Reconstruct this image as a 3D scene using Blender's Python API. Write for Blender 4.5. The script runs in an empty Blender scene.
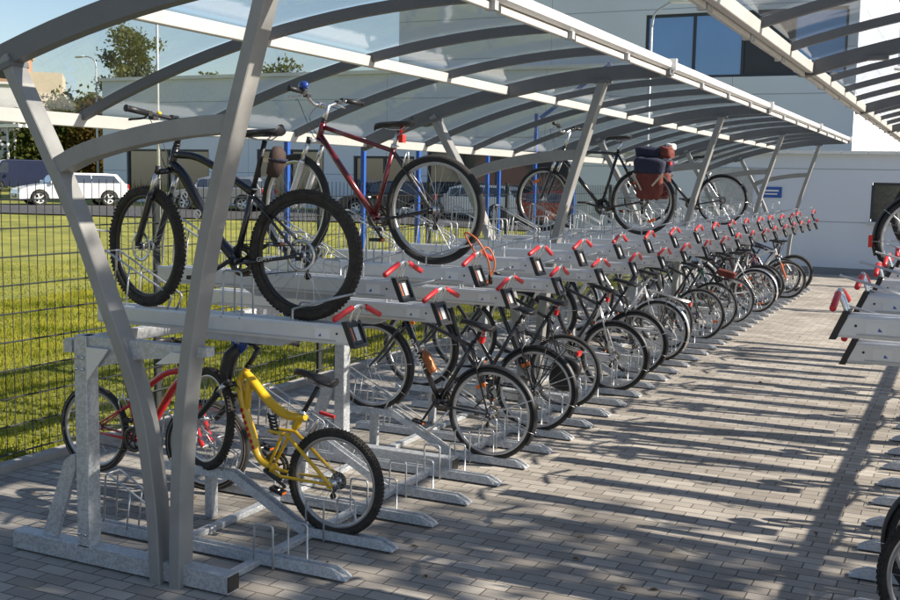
import bpy, math, random
import numpy as np
from mathutils import Vector, Matrix, Euler
R = math.radians
PI = math.pi
random.seed(7)
scene = bpy.context.scene
col = scene.collection

# ------------------------------------------------------------------ camera
# solved from the rails, trays, eaves and walls of the photograph
F, YAW, PITCH, ROLL, CH = 1078.47, 0.445782, 0.111487, 0.019756, 2.0807
fw = Vector((-math.sin(YAW)*math.cos(PITCH), math.cos(YAW)*math.cos(PITCH), -math.sin(PITCH)))
rt = Vector((math.cos(YAW), math.sin(YAW), 0)); up = rt.cross(fw)
r2 = rt*math.cos(ROLL)+up*math.sin(ROLL); u2 = -rt*math.sin(ROLL)+up*math.cos(ROLL)
cd = bpy.data.cameras.new('camera'); cam = bpy.data.objects.new('camera', cd); col.objects.link(cam)
m = Matrix((r2, u2, -fw)).transposed().to_4x4(); m.translation = Vector((0, 0, CH)); cam.matrix_world = m
cd.sensor_width = 36; cd.lens = F/900*36; cd.clip_start = 0.05; cd.clip_end = 2000
scene.camera = cam

# ------------------------------------------------------------------ light
SUN_AZ, SUN_EL = 78, 34       # clockwise from +Y
w = bpy.data.worlds.new('World'); scene.world = w; w.use_nodes = True
sky = w.node_tree.nodes.new('ShaderNodeTexSky'); sky.sky_type = 'NISHITA'; sky.sun_disc = False
sky.sun_elevation = R(SUN_EL); sky.sun_rotation = R(SUN_AZ); sky.air_density = 1.0; sky.dust_density = 0.6; sky.ozone_density = 1.0
bg = w.node_tree.nodes['Background']; bg.inputs[1].default_value = 0.076
w.node_tree.links.new(sky.outputs[0], bg.inputs[0])
sd = bpy.data.lights.new('sun', 'SUN'); sd.energy = 5.0; sd.angle = R(0.55); sd.color = (1, .90, .77)
sun = bpy.data.objects.new('sun', sd); col.objects.link(sun)
sv = Vector((math.sin(R(SUN_AZ))*math.cos(R(SUN_EL)), math.cos(R(SUN_AZ))*math.cos(R(SUN_EL)), math.sin(R(SUN_EL))))
sun.rotation_euler = sv.to_track_quat('Z', 'Y').to_euler(); sun.location = (10, 0, 20)
scene.view_settings.view_transform = 'Standard'; scene.view_settings.look = 'None'
scene.view_settings.gamma = 1; scene.view_settings.exposure = 0.92; scene.view_settings.use_curve_mapping = False
scene.render.engine = 'CYCLES'
try:
    scene.cycles.max_bounces = 8; scene.cycles.transparent_max_bounces = 24
except Exception: pass

# ------------------------------------------------------------------ materials
MATS = {}
def mat(name, c, rough=.5, metal=0., var=.12, scale=8., bump=0., bscale=60., c2=None, spec=.5, coat=0., var_kind='noise', obj_space=True, rvar=0.):
    if name in MATS: return MATS[name]
    m = bpy.data.materials.new(name); m.use_nodes = True; nt = m.node_tree; N = nt.nodes; L = nt.links
    b = N['Principled BSDF']; b.inputs['Roughness'].default_value = rough; b.inputs['Metallic'].default_value = metal
    b.inputs['Specular IOR Level'].default_value = spec; b.inputs['Coat Weight'].default_value = coat
    tc = N.new('ShaderNodeTexCoord'); out = tc.outputs['Object' if obj_space else 'Generated']
    if var_kind == 'voronoi':
        t = N.new('ShaderNodeTexVoronoi'); t.inputs['Scale'].default_value = scale; L.new(out, t.inputs['Vector'])
        sp = N.new('ShaderNodeSeparateColor'); L.new(t.outputs['Color'], sp.inputs[0]); fac = sp.outputs[0]
    else:
        t = N.new('ShaderNodeTexNoise'); t.inputs['Scale'].default_value = scale; t.inputs['Detail'].default_value = 6; t.inputs['Roughness'].default_value = .65
        L.new(out, t.inputs['Vector']); fac = t.outputs['Fac']
    rp = N.new('ShaderNodeValToRGB'); L.new(fac, rp.inputs[0])
    a = [max(0, x*(1-var)) for x in c[:3]]; d = [min(1, x*(1+var)) for x in c[:3]] if c2 is None else c2
    rp.color_ramp.elements[0].position = .3; rp.color_ramp.elements[1].position = .7
    rp.color_ramp.elements[0].color = (*a, 1); rp.color_ramp.elements[1].color = (*d[:3], 1)
    L.new(rp.outputs[0], b.inputs['Base Color'])
    if rvar:
        mr = N.new('ShaderNodeMapRange'); L.new(fac, mr.inputs[0]); mr.inputs[1].default_value=.3; mr.inputs[2].default_value=.7
        mr.inputs[3].default_value = max(0, rough-rvar); mr.inputs[4].default_value = min(1, rough+rvar); L.new(mr.outputs[0], b.inputs['Roughness'])
    if bump:
        t2 = N.new('ShaderNodeTexNoise'); t2.inputs['Scale'].default_value = bscale; t2.inputs['Detail'].default_value = 4; L.new(out, t2.inputs['Vector'])
        bp = N.new('ShaderNodeBump'); bp.inputs['Strength'].default_value = bump; bp.inputs['Distance'].default_value = .02
        L.new(t2.outputs['Fac'], bp.inputs['Height']); L.new(bp.outputs[0], b.inputs['Normal'])
    MATS[name] = m; return m
GALV = mat('galvanised_steel', (.48, .50, .52), .48, .4, .13, 85, .05, 90, var_kind='voronoi', rvar=.1)
ALU = mat('aluminium', (.68, .69, .70), .42, .3, .06, 9, .03, 40, rvar=.08)
ALUD = mat('aluminium_dirty', (.46, .47, .48), .5, .3, .14, 14, rvar=.1)
WIRE = mat('zinc_wire', (.48, .5, .52), .42, .6, .1, 30)
GREYP = mat('grey_powder_coat', (.27, .27, .262), .48, .1, .12, 5, .06, 160, rvar=.12)
DARKP = mat('dark_grey_rib_paint', (.13, .135, .14), .5, 0., .1, 5, rvar=.08)
PURL = mat('cream_purlin_coat', (.57, .555, .52), .45, 0., .07, 4)
WHITEP = mat('white_eave_profile', (.78, .77, .74), .35, .1, .05, 6)
RED = mat('red_grip_rubber', (.55, .025, .03), .4, 0, .15, 20)
BLACK = mat('black_plastic', (.018, .018, .02), .45, 0, .2, 20)
TYRE = mat('black_tyre_rubber', (.028, .027, .027), .8, 0, .3, 25, .5, 260)
TYREK = mat('dusty_tyre_rubber', (.05, .044, .038), .85, 0, .4, 30, .9, 200)
BFRAME = mat('gloss_black_paint', (.012, .012, .016), .22, 0, .2, 10, coat=.5)
CHROME = mat('polished_alloy', (.66, .66, .67), .25, .9, .08, 20)
RIM = mat('alloy_rim', (.5, .5, .51), .3, .8, .08, 20)
RIMD = mat('black_rim', (.03, .03, .032), .35, .3, .1, 20)
SPOKE = mat('steel_spoke', (.5, .5, .5), .3, .9, .05, 20)
SADDLE = mat('black_saddle_vinyl', (.016, .016, .018), .35, 0, .2, 30, .1, 120)
CASS = mat('dark_sprocket_steel', (.14, .125, .1), .4, .8, .3, 60)
WHITE = mat('white_sticker', (.78, .78, .76), .4, 0, .03, 10)
BLUEP = mat('blue_print', (.03, .10, .38), .4, 0, .1, 10)
ORANGE = mat('orange_reflector', (.8, .16, .01), .25, 0, .1, 30)
REDL = mat('red_lamp_lens', (.6, .015, .01), .2, 0, .1, 30, coat=.5)
MAROON = mat('maroon_paint', (.13, .008, .012), .22, 0, .1, 10, coat=.6)
YELLOW = mat('yellow_paint', (.72, .44, .015), .3, 0, .06, 10, coat=.5)
REDP = mat('red_paint', (.55, .012, .015), .25, 0, .08, 10, coat=.5)
SILVER = mat('silver_paint', (.6, .6, .62), .3, .4, .05, 10, coat=.3)
GREENP = mat('dark_green_paint', (.008, .035, .03), .25, 0, .1, 10, coat=.5)
BLUEF = mat('blue_paint', (.02, .06, .3), .3, 0, .1, 10, coat=.4)
NAVYP = mat('dark_blue_paint', (.01, .015, .05), .25, 0, .1, 10, coat=.4)
WHITEF = mat('white_bike_paint', (.75, .75, .74), .28, 0, .05, 10, coat=.4)
ORANGEC = mat('orange_cable_sheath', (.5, .13, .04), .4, 0, .1, 20)
BROWN = mat('brown_fabric', (.055, .035, .03), .85, 0, .25, 30, .3, 200)
NAVY = mat('navy_fabric', (.018, .022, .05), .8, 0, .25, 12, .4, 90)
BRICKRED = mat('red_fabric', (.14, .03, .022), .75, 0, .3, 10, .4, 90)
SKINB = mat('beige_strap', (.5, .42, .33), .7, 0, .1, 20)
FENCEM = mat('dark_fence_coat', (.03, .035, .035), .5, .1, .2, 6)
BLUEST = mat('blue_steel_paint', (.02, .085, .36), .4, 0, .1, 3)
BARK = mat('bark', (.08, .06, .045), .9, 0, .3, 12, .5, 30)
DRY = mat('yellow_decal', (.8, .6, .03), .4, 0, .05, 10)

def glassmat(name, tint, ior_spec=.5, dirt=.12, gloss=.06, scr=True):
    m = bpy.data.materials.new(name); m.use_nodes = True; nt = m.node_tree; N = nt.nodes; L = nt.links
    for n in list(N):
        if n.type != 'OUTPUT_MATERIAL': N.remove(n)
    o = [n for n in N if n.type == 'OUTPUT_MATERIAL'][0]
    tr = N.new('ShaderNodeBsdfTransparent'); tr.inputs[0].default_value = (*tint, 1)
    gl = N.new('ShaderNodeBsdfGlossy'); gl.inputs['Roughness'].default_value = gloss; gl.inputs[0].default_value = (.95, .97, 1, 1)
    lw = N.new('ShaderNodeLayerWeight'); lw.inputs[0].default_value = .5
    pw = N.new('ShaderNodeMath'); pw.operation = 'POWER'; pw.inputs[1].default_value = 4; L.new(lw.outputs['Facing'], pw.inputs[0])
    fr = N.new('ShaderNodeMapRange'); fr.inputs[3].default_value = .035; fr.inputs[4].default_value = .4; L.new(pw.outputs[0], fr.inputs[0])
    mx = N.new('ShaderNodeMixShader'); L.new(fr.outputs[0], mx.inputs[0]); L.new(tr.outputs[0], mx.inputs[1]); L.new(gl.outputs[0], mx.inputs[2])
    df = N.new('ShaderNodeBsdfDiffuse'); df.inputs[0].default_value = (.5, .5, .48, 1)
    tc = N.new('ShaderNodeTexCoord'); mp = N.new('ShaderNodeMapping'); mp.inputs['Scale'].default_value = (1.2, 5, 1.2); mp.inputs['Rotation'].default_value = (0, 0, .5)
    L.new(tc.outputs['Object'], mp.inputs[0])
    nz = N.new('ShaderNodeTexNoise'); nz.inputs['Scale'].default_value = 3.2; nz.inputs['Detail'].default_value = 9; nz.inputs['Roughness'].default_value = .7; nz.inputs['Distortion'].default_value = 1.4
    L.new(mp.outputs[0], nz.inputs[0])
    mr = N.new('ShaderNodeMapRange'); mr.inputs[1].default_value = .5; mr.inputs[2].default_value = .8; mr.inputs[3].default_value = dirt*.35; mr.inputs[4].default_value = dirt*2.2
    L.new(nz.outputs['Fac'], mr.inputs[0])
    m2 = N.new('ShaderNodeMixShader'); L.new(mr.outputs[0], m2.inputs[0]); L.new(mx.outputs[0], m2.inputs[1]); L.new(df.outputs[0], m2.inputs[2])
    bp = N.new('ShaderNodeBump'); bp.inputs['Strength'].default_value = .25; bp.inputs['Distance'].default_value = .01
    n2 = N.new('ShaderNodeTexNoise'); n2.inputs['Scale'].default_value = 4; L.new(tc.outputs['Object'], n2.inputs[0]); L.new(n2.outputs['Fac'], bp.inputs['Height'])
    L.new(bp.outputs[0], gl.inputs['Normal'])
    L.new(m2.outputs[0], o.inputs[0]); MATS[name] = m; return m
ROOFG = glassmat('tinted_roof_sheet', (.965, .975, .985), dirt=.04)
WINMAT = mat('dark_reflecting_glass', (.035, .045, .06), .06, .0, .1, .3, spec=1.0, coat=1.0)
WINBLUE = mat('blue_reflecting_glass', (.10, .22, .45), .08, .3, .1, .4, spec=1.0, coat=1.0)

# ------------------------------------------------------------------ mesh builder
class MB:
    def __init__(s): s.v = []; s.f = []; s.mi = []; s.sm = []; s.mats = []
    def _m(s, m):
        if m not in s.mats: s.mats.append(m)
        return s.mats.index(m)
    def add(s, vs, fs, m, smooth=False):
        o = len(s.v); s.v += [tuple(x) for x in vs]; k = s._m(m)
        for f in fs: s.f.append(tuple(i+o for i in f)); s.mi.append(k); s.sm.append(smooth)
        return s
    def box(s, c, d, m, rot=None, taper=None):
        hx, hy, hz = d[0]/2, d[1]/2, d[2]/2
        vs = [Vector((x*hx, y*hy, z*hz)) for z in (-1, 1) for y in (-1, 1) for x in (-1, 1)]
        if taper: vs = [Vector((v.x*(taper if v.z > 0 else 1), v.y*(taper if v.z > 0 else 1), v.z)) for v in vs]
        if rot: e = Euler(rot); vs = [e.to_matrix() @ v for v in vs]
        vs = [v+Vector(c) for v in vs]
        return s.add(vs, [(0, 2, 3, 1), (4, 5, 7, 6), (0, 1, 5, 4), (2, 6, 7, 3), (0, 4, 6, 2), (1, 3, 7, 5)], m)
    def beam(s, a, b, wd, ht, m, upv=(0, 0, 1), bev=.004):
        a, b = Vector(a), Vector(b); d = (b-a).normalized(); u = Vector(upv)
        x = d.cross(u)
        if x.length < 1e-4: x = d.cross(Vector((1, 0, 0)))
        x.normalize(); y = x.cross(d).normalized()
        c = bev; pr = []
        for (px, py) in ((1, 1), (-1, 1), (-1, -1), (1, -1)):
            q1 = (px*wd/2, py*(ht/2-c)); q2 = (px*(wd/2-c), py*ht/2)
            pr += [q1, q2] if px*py > 0 else [q2, q1]
        vs = [a+x*p+y*q for p, q in pr]+[b+x*p+y*q for p, q in pr]; n = len(pr)
        fs = [(i, (i+1) % n, n+(i+1) % n, n+i) for i in range(n)]+[tuple(range(n-1, -1, -1)), tuple(range(n, 2*n))]
        return s.add(vs, fs, m)
    def tube(s, pts, r, m, n=8, closed=False, cap=True, flat=1.):
        P = [Vector(p) for p in pts]; k = len(P); rr = r if isinstance(r, (list, tuple)) else [r]*k
        prev = None; vs = []
        for i in range(k):
            if closed: t = P[(i+1) % k]-P[i-1]
            else: t = P[min(i+1, k-1)]-P[max(i-1, 0)]
            t.normalize()
            if prev is None:
                a = Vector((0, 0, 1)) if abs(t.z) < .9 else Vector((1, 0, 0)); x = t.cross(a).normalized()
            else:
                x = (prev-t*prev.dot(t)); x = x.normalized() if x.length > 1e-6 else prev
            prev = x; y = t.cross(x)
            for j in range(n):
                an = 2*PI*j/n; vs.append(P[i]+x*math.cos(an)*rr[i]+y*math.sin(an)*rr[i]*flat)
        fs = []
        for i in range(k if closed else k-1):
            i2 = (i+1) % k
            for j in range(n): fs.append((i*n+j, i*n+(j+1) % n, i2*n+(j+1) % n, i2*n+j))
        if cap and not closed: fs += [tuple(range(n-1, -1, -1)), tuple((k-1)*n+j for j in range(n))]
        return s.add(vs, fs, m, n > 4)
    def ring(s, prof, m, c=(0, 0, 0), n=48, axis='y'):
        # prof: closed list of (radius, offset along the axis)
        k = len(prof); vs = []
        for i in range(n):
            a = 2*PI*i/n
            for (r, o) in prof:
                if axis == 'y': vs.append((c[0]+r*math.cos(a), c[1]+o, c[2]+r*math.sin(a)))
                elif axis == 'z': vs.append((c[0]+r*math.cos(a), c[1]+r*math.sin(a), c[2]+o))
                else: vs.append((c[0]+o, c[1]+r*math.cos(a), c[2]+r*math.sin(a)))
        fs = [(i*k+j, i*k+(j+1) % k, ((i+1) % n)*k+(j+1) % k, ((i+1) % n)*k+j) for i in range(n) for j in range(k)]
        return s.add(vs, fs, m, True)
    def cyl(s, a, b, r, m, n=14, r2=None): return s.tube([a, b], [r, r if r2 is None else r2], m, n)
    def prism(s, poly, y0, y1, m, plane='xz', smooth=False):
        n = len(poly)
        def P(a, b, y): return (a, y, b) if plane == 'xz' else ((a, b, y) if plane == 'xy' else (y, a, b))
        vs = [P(a, b, y0) for a, b in poly]+[P(a, b, y1) for a, b in poly]
        fs = [(i, (i+1) % n, n+(i+1) % n, n+i) for i in range(n)]+[tuple(range(n-1, -1, -1)), tuple(range(n, 2*n))]
        return s.add(vs, fs, m, smooth)
    def mesh(s, name):
        me = bpy.data.meshes.new(name); me.from_pydata(s.v, [], s.f)
        for mm in s.mats: me.materials.append(mm)
        me.polygons.foreach_set('material_index', s.mi); me.polygons.foreach_set('use_smooth', s.sm)
        me.update()
        import bmesh
        bm = bmesh.new(); bm.from_mesh(me); bmesh.ops.recalc_face_normals(bm, faces=bm.faces); bm.to_mesh(me); bm.free()
        return me
    def build(s, name, parent=None, loc=None, rot=None):
        return link(name, s.mesh(name), parent, loc, rot)
def link(name, me, parent=None, loc=None, rot=None):
    o = bpy.data.objects.new(name, me); col.objects.link(o)
    if parent: o.parent = parent
    if loc is not None: o.location = loc
    if rot is not None: o.rotation_euler = rot
    return o
def tag(o, label, cat, group=None):
    o['label'] = label; o['category'] = cat
    if group: o['group'] = group
    return o
def struct(o, kind='structure'): o['kind'] = kind; return o
def empty(name, loc, label, cat, group=None, rot=(0, 0, 0)):
    o = bpy.data.objects.new(name, None); col.objects.link(o); o.location = loc; o.rotation_euler = rot; o.empty_display_size = .2
    return tag(o, label, cat, group)
def kids(o): return [c for c in bpy.data.objects if c.parent == o]
def copy_tree(o, cache=None, parent=None):
    c = o.copy(); col.objects.link(c); c.parent = parent
    for ch in CH_MAP.get(o.name, None) or kids(o): copy_tree(ch, cache, c)
    return c
CH_MAP = {}
ORD = ['first', 'second', 'third', 'fourth', 'fifth', 'sixth', 'seventh', 'eighth', 'ninth', 'tenth', 'eleventh', 'twelfth', 'thirteenth', 'fourteenth', 'fifteenth', 'sixteenth', 'seventeenth', 'eighteenth', 'nineteenth', 'twentieth']
def ordn(i):
    if i < 20: return ORD[i]
    n = i+1
    return {2: 'twenty-', 3: 'thirty-'}[n//10]+ORD[n % 10-1] if n % 10 else {3: 'thirtieth', 4: 'fortieth'}[n//10]
def text(s, size, m, name, parent, M, thick=.0012):
    cu = bpy.data.curves.new('t', 'FONT'); cu.body = s; cu.size = size; cu.extrude = thick; cu.align_x = 'CENTER'; cu.align_y = 'CENTER'; cu.resolution_u = 3
    to = bpy.data.objects.new('t', cu); col.objects.link(to)
    dg = bpy.context.evaluated_depsgraph_get(); me = bpy.data.meshes.new_from_object(to.evaluated_get(dg))
    bpy.data.objects.remove(to); me.materials.clear(); me.materials.append(m); me.transform(M)
    return link(name, me, parent)
def arc(pts, n=8):
    # catmull-rom through pts
    P = [Vector(p) for p in pts]; P = [P[0]*2-P[1]]+P+[P[-1]*2-P[-2]]; out = []
    for i in range(1, len(P)-2):
        for k in range(n):
            t = k/n; a, b, c, d = P[i-1], P[i], P[i+1], P[i+2]
            out.append(.5*((2*b)+(c-a)*t+(2*a-5*b+4*c-d)*t*t+(-a+3*b-3*c+d)*t**3))
    out.append(P[-2]); return out

# ------------------------------------------------------------------ ground
def sheet(name, x0, x1, y0, y1, z, m, nx=1, ny=1, zf=None):
    xs = np.linspace(x0, x1, nx+1); ys = np.linspace(y0, y1, ny+1)
    vs = [(x, y, z if zf is None else zf(x, y)) for y in ys for x in xs]
    fs = [(j*(nx+1)+i, j*(nx+1)+i+1, (j+1)*(nx+1)+i+1, (j+1)*(nx+1)+i) for j in range(ny) for i in range(nx)]
    b = MB(); b.add(vs, fs, m, zf is not None); o = b.build(name); return struct(o)
def paver_mat():
    m = bpy.data.materials.new('concrete_block_paving'); m.use_nodes = True; nt = m.node_tree; N = nt.nodes; L = nt.links; b = N['Principled BSDF']
    b.inputs['Roughness'].default_value = .8
    tc = N.new('ShaderNodeTexCoord')
    br = N.new('ShaderNodeTexBrick'); br.inputs['Scale'].default_value = 1; br.inputs['Brick Width'].default_value = .2; br.inputs['Row Height'].default_value = .1
    br.inputs['Mortar Size'].default_value = .004; br.inputs['Mortar Smooth'].default_value = .3; br.inputs['Bias'].default_value = 0
    br.inputs['Color1'].default_value = (.26, .237, .205, 1); br.inputs['Color2'].default_value = (.41, .38, .335, 1); br.inputs['Mortar'].default_value = (.075, .068, .06, 1)
    L.new(tc.outputs['Object'], br.inputs['Vector'])
    nz = N.new('ShaderNodeTexNoise'); nz.inputs['Scale'].default_value = .8; nz.inputs['Detail'].default_value = 8; nz.inputs['Roughness'].default_value = .7; L.new(tc.outputs['Object'], nz.inputs[0])
    mr = N.new('ShaderNodeMapRange'); mr.inputs[1].default_value = .3; mr.inputs[2].default_value = .7; mr.inputs[3].default_value = .66; mr.inputs[4].default_value = 1.22; L.new(nz.outputs['Fac'], mr.inputs[0])
    n3 = N.new('ShaderNodeTexNoise'); n3.inputs['Scale'].default_value = 160; n3.inputs['Detail'].default_value = 3; L.new(tc.outputs['Object'], n3.inputs[0])
    m3 = N.new('ShaderNodeMapRange'); m3.inputs[1].default_value = .3; m3.inputs[2].default_value = .7; m3.inputs[3].default_value = .8; m3.inputs[4].default_value = 1.2; L.new(n3.outputs['Fac'], m3.inputs[0])
    mm = N.new('ShaderNodeMath'); mm.operation = 'MULTIPLY'; L.new(mr.outputs[0], mm.inputs[0]); L.new(m3.outputs[0], mm.inputs[1])
    mx = N.new('ShaderNodeVectorMath'); mx.operation = 'SCALE'; L.new(br.outputs['Color'], mx.inputs[0]); L.new(mm.outputs[0], mx.inputs['Scale'])
    L.new(mx.outputs[0], b.inputs['Base Color'])
    bp = N.new('ShaderNodeBump'); bp.inputs['Strength'].default_value = .7; bp.inputs['Distance'].default_value = .004; bp.invert = True; L.new(br.outputs['Fac'], bp.inputs['Height'])
    b2 = N.new('ShaderNodeBump'); b2.inputs['Strength'].default_value = .35; b2.inputs['Distance'].default_value = .003; L.new(n3.outputs['Fac'], b2.inputs['Height']); L.new(bp.outputs[0], b2.inputs['Normal'])
    L.new(b2.outputs[0], b.inputs['Normal']); return m
sheet('pavement', -5.88, 16, -12, 27.2, 0, paver_mat())
GRASSM = mat('lawn_ground', (.15, .18, .02), .9, 0, .3, 1.1, .6, 25, c2=(.30, .29, .05))
def lawn_z(x, y):
    d = math.hypot(x, y)
    if x > -10 or y < 5: return -.02
    t = .62*min(1, max(0, (d-26)/22))+.38*min(1, max(0, (d-48)/43)); return -.02+t*min(1, (y-5)/15)*min(1, (-10-x)/10)
ASPH = mat('asphalt', (.06, .06, .062), .85, 0, .2, 2, .3, 80)
gx = -360
b = MB()
xs = [-6.0-2.5*q for q in range(48)]+[-140, -190, -260, -360]; ys = [-80, -50, -30, -12, -5]+[2.5*q for q in range(48)]+[150, 200, 300, 420]
vs = [(x, y, lawn_z(x, y)) for y in ys for x in xs]; nx = len(xs)
fs = [(j*nx+i, j*nx+i+1, (j+1)*nx+i+1, (j+1)*nx+i) for j in range(len(ys)-1) for i in range(nx-1)]
b.add(vs, fs, GRASSM, True); struct(b.build('lawn'))
sheet('ground', -6.0, 360, -80, 420, -.03, ASPH)
b = MB(); b.box((-5.94, 7.6, .0), (.11, 39.2, .10), mat('kerb_concrete', (.34, .33, .31), .85, 0, .2, 3, .4, 60)); struct(b.build('kerb'))
# asphalt car park strip at the far left, and a strip along the far wall
def strip(name, a, b_, w, z, m, n=60):
    # gently following the lawn from a to b_
    a, b_ = Vector((*a, 0)), Vector((*b_, 0)); d = (b_-a).normalized(); nn = Vector((-d.y, d.x, 0)); vs = []
    for i in range(n+1):
        for j in range(9):
            p = a+(b_-a)*i/n+nn*(j/8-.5)*w; vs.append((p.x, p.y, lawn_z(p.x, p.y)+.02+z))
    b = MB(); b.add(vs, [(i*9+j, i*9+j+1, i*9+10+j, i*9+9+j) for i in range(n) for j in range(8)], m, True); return struct(b.build(name))
def camdir(px):
    d = fw*F+r2*(px-450); d.z = 0; return d.normalized()
def at(px, dist, z=None):
    d = camdir(px); return (d.x*dist, d.y*dist, (lawn_z(d.x*dist, d.y*dist) if z is None else z))
strip('car_park', at(-120, 49)[:2], at(700, 45)[:2], 6.5, .03, ASPH)
strip('road', at(-60, 92)[:2], at(90, 92)[:2], 9, .03, ASPH)
# grass blades: nobody can count them
def blades(name, n, xr, yr, hmin, hmax, seed, dens=None):
    rg = np.random.default_rng(seed)
    x = xr[0]+(xr[1]-xr[0])*rg.random(n)**1.0; y = yr[0]+(yr[1]-yr[0])*rg.random(n)
    cl = np.sin(x*2.1+1.3*np.sin(y*1.7))*np.sin(y*1.9+np.sin(x*2.7)); h = (hmin+(hmax-hmin)*rg.random(n))*(1+.45*cl)
    a = rg.random(n)*2*PI; wd = .006+.006*rg.random(n); ln = .5*h*rg.random(n); b_ = rg.random(n)*2*PI
    p0 = np.stack([x-np.cos(a)*wd, y-np.sin(a)*wd, np.full(n, -.02)], 1); p1 = np.stack([x+np.cos(a)*wd, y+np.sin(a)*wd, np.full(n, -.02)], 1)
    p2 = np.stack([x+np.cos(b_)*ln, y+np.sin(b_)*ln, -.02+h], 1)
    v = np.stack([p0, p1, p2], 1).reshape(-1, 3).astype(np.float32)
    me = bpy.data.meshes.new(name); me.vertices.add(3*n); me.vertices.foreach_set('co', v.ravel()); me.loops.add(3*n)
    me.loops.foreach_set('vertex_index', np.arange(3*n, dtype=np.int32)); me.polygons.add(n); me.polygons.foreach_set('loop_start', np.arange(0, 3*n, 3, dtype=np.int32))
    try: me.polygons.foreach_set('loop_total', np.full(n, 3, dtype=np.int32))
    except Exception: pass
    me.update(calc_edges=True); me.validate()
    me.materials.append(BLADE); o = bpy.data.objects.new(name, me); col.objects.link(o); return struct(o, 'stuff')
def leafmat(name, c, c2, trans=.35, scale=2.5):
    m = bpy.data.materials.new(name); m.use_nodes = True; nt = m.node_tree; N = nt.nodes; L = nt.links
    for n in list(N):
        if n.type != 'OUTPUT_MATERIAL': N.remove(n)
    o = [n for n in N if n.type == 'OUTPUT_MATERIAL'][0]
    d = N.new('ShaderNodeBsdfDiffuse'); t = N.new('ShaderNodeBsdfTranslucent'); mx = N.new('ShaderNodeMixShader'); mx.inputs[0].default_value = trans
    tc = N.new('ShaderNodeTexCoord'); nz = N.new('ShaderNodeTexNoise'); nz.inputs['Scale'].default_value = scale; nz.inputs['Detail'].default_value = 5; L.new(tc.outputs['Object'], nz.inputs[0])
    rp = N.new('ShaderNodeValToRGB'); rp.color_ramp.elements[0].position = .35; rp.color_ramp.elements[1].position = .65; rp.color_ramp.elements[0].color = (*c, 1); rp.color_ramp.elements[1].color = (*c2, 1)
    L.new(nz.outputs['Fac'], rp.inputs[0]); L.new(rp.outputs[0], d.inputs[0]); L.new(rp.outputs[0], t.inputs[0])
    L.new(d.outputs[0], mx.inputs[1]); L.new(t.outputs[0], mx.inputs[2]); L.new(mx.outputs[0], o.inputs[0]); return m
BLADE = leafmat('grass_blade', (.17, .20, .02), (.40, .38, .05), .5, 1.2)
blades('grass', 150000, (-14, -6.05), (3.5, 22), .02, .055, 3)
g2 = blades('grass', 90000, (-34, -14), (8, 36), .02, .06, 4)

b = MB(); rl = random.Random(4); LEAFD = mat('dry_leaf', (.16, .09, .03), .8, 0, .4, 9)
for q in range(150):
    x = -5.8+abs(rl.gauss(0, .9)) if q < 70 else rl.uniform(-5.6, 1); y = rl.uniform(3, 16); a = rl.random()*6.28; s_ = rl.uniform(.012, .03)
    b.add([(x-s_*math.cos(a), y-s_*math.sin(a), .006), (x+s_*.5*math.sin(a), y-s_*.5*math.cos(a), .010+rl.random()*.012), (x+s_*math.cos(a), y+s_*math.sin(a), .006), (x-s_*.5*math.sin(a), y+s_*.5*math.cos(a), .008+rl.random()*.01)], [(0, 1, 2, 3)], LEAFD)
struct(b.build('fallen_leaves'), 'stuff')
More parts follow.
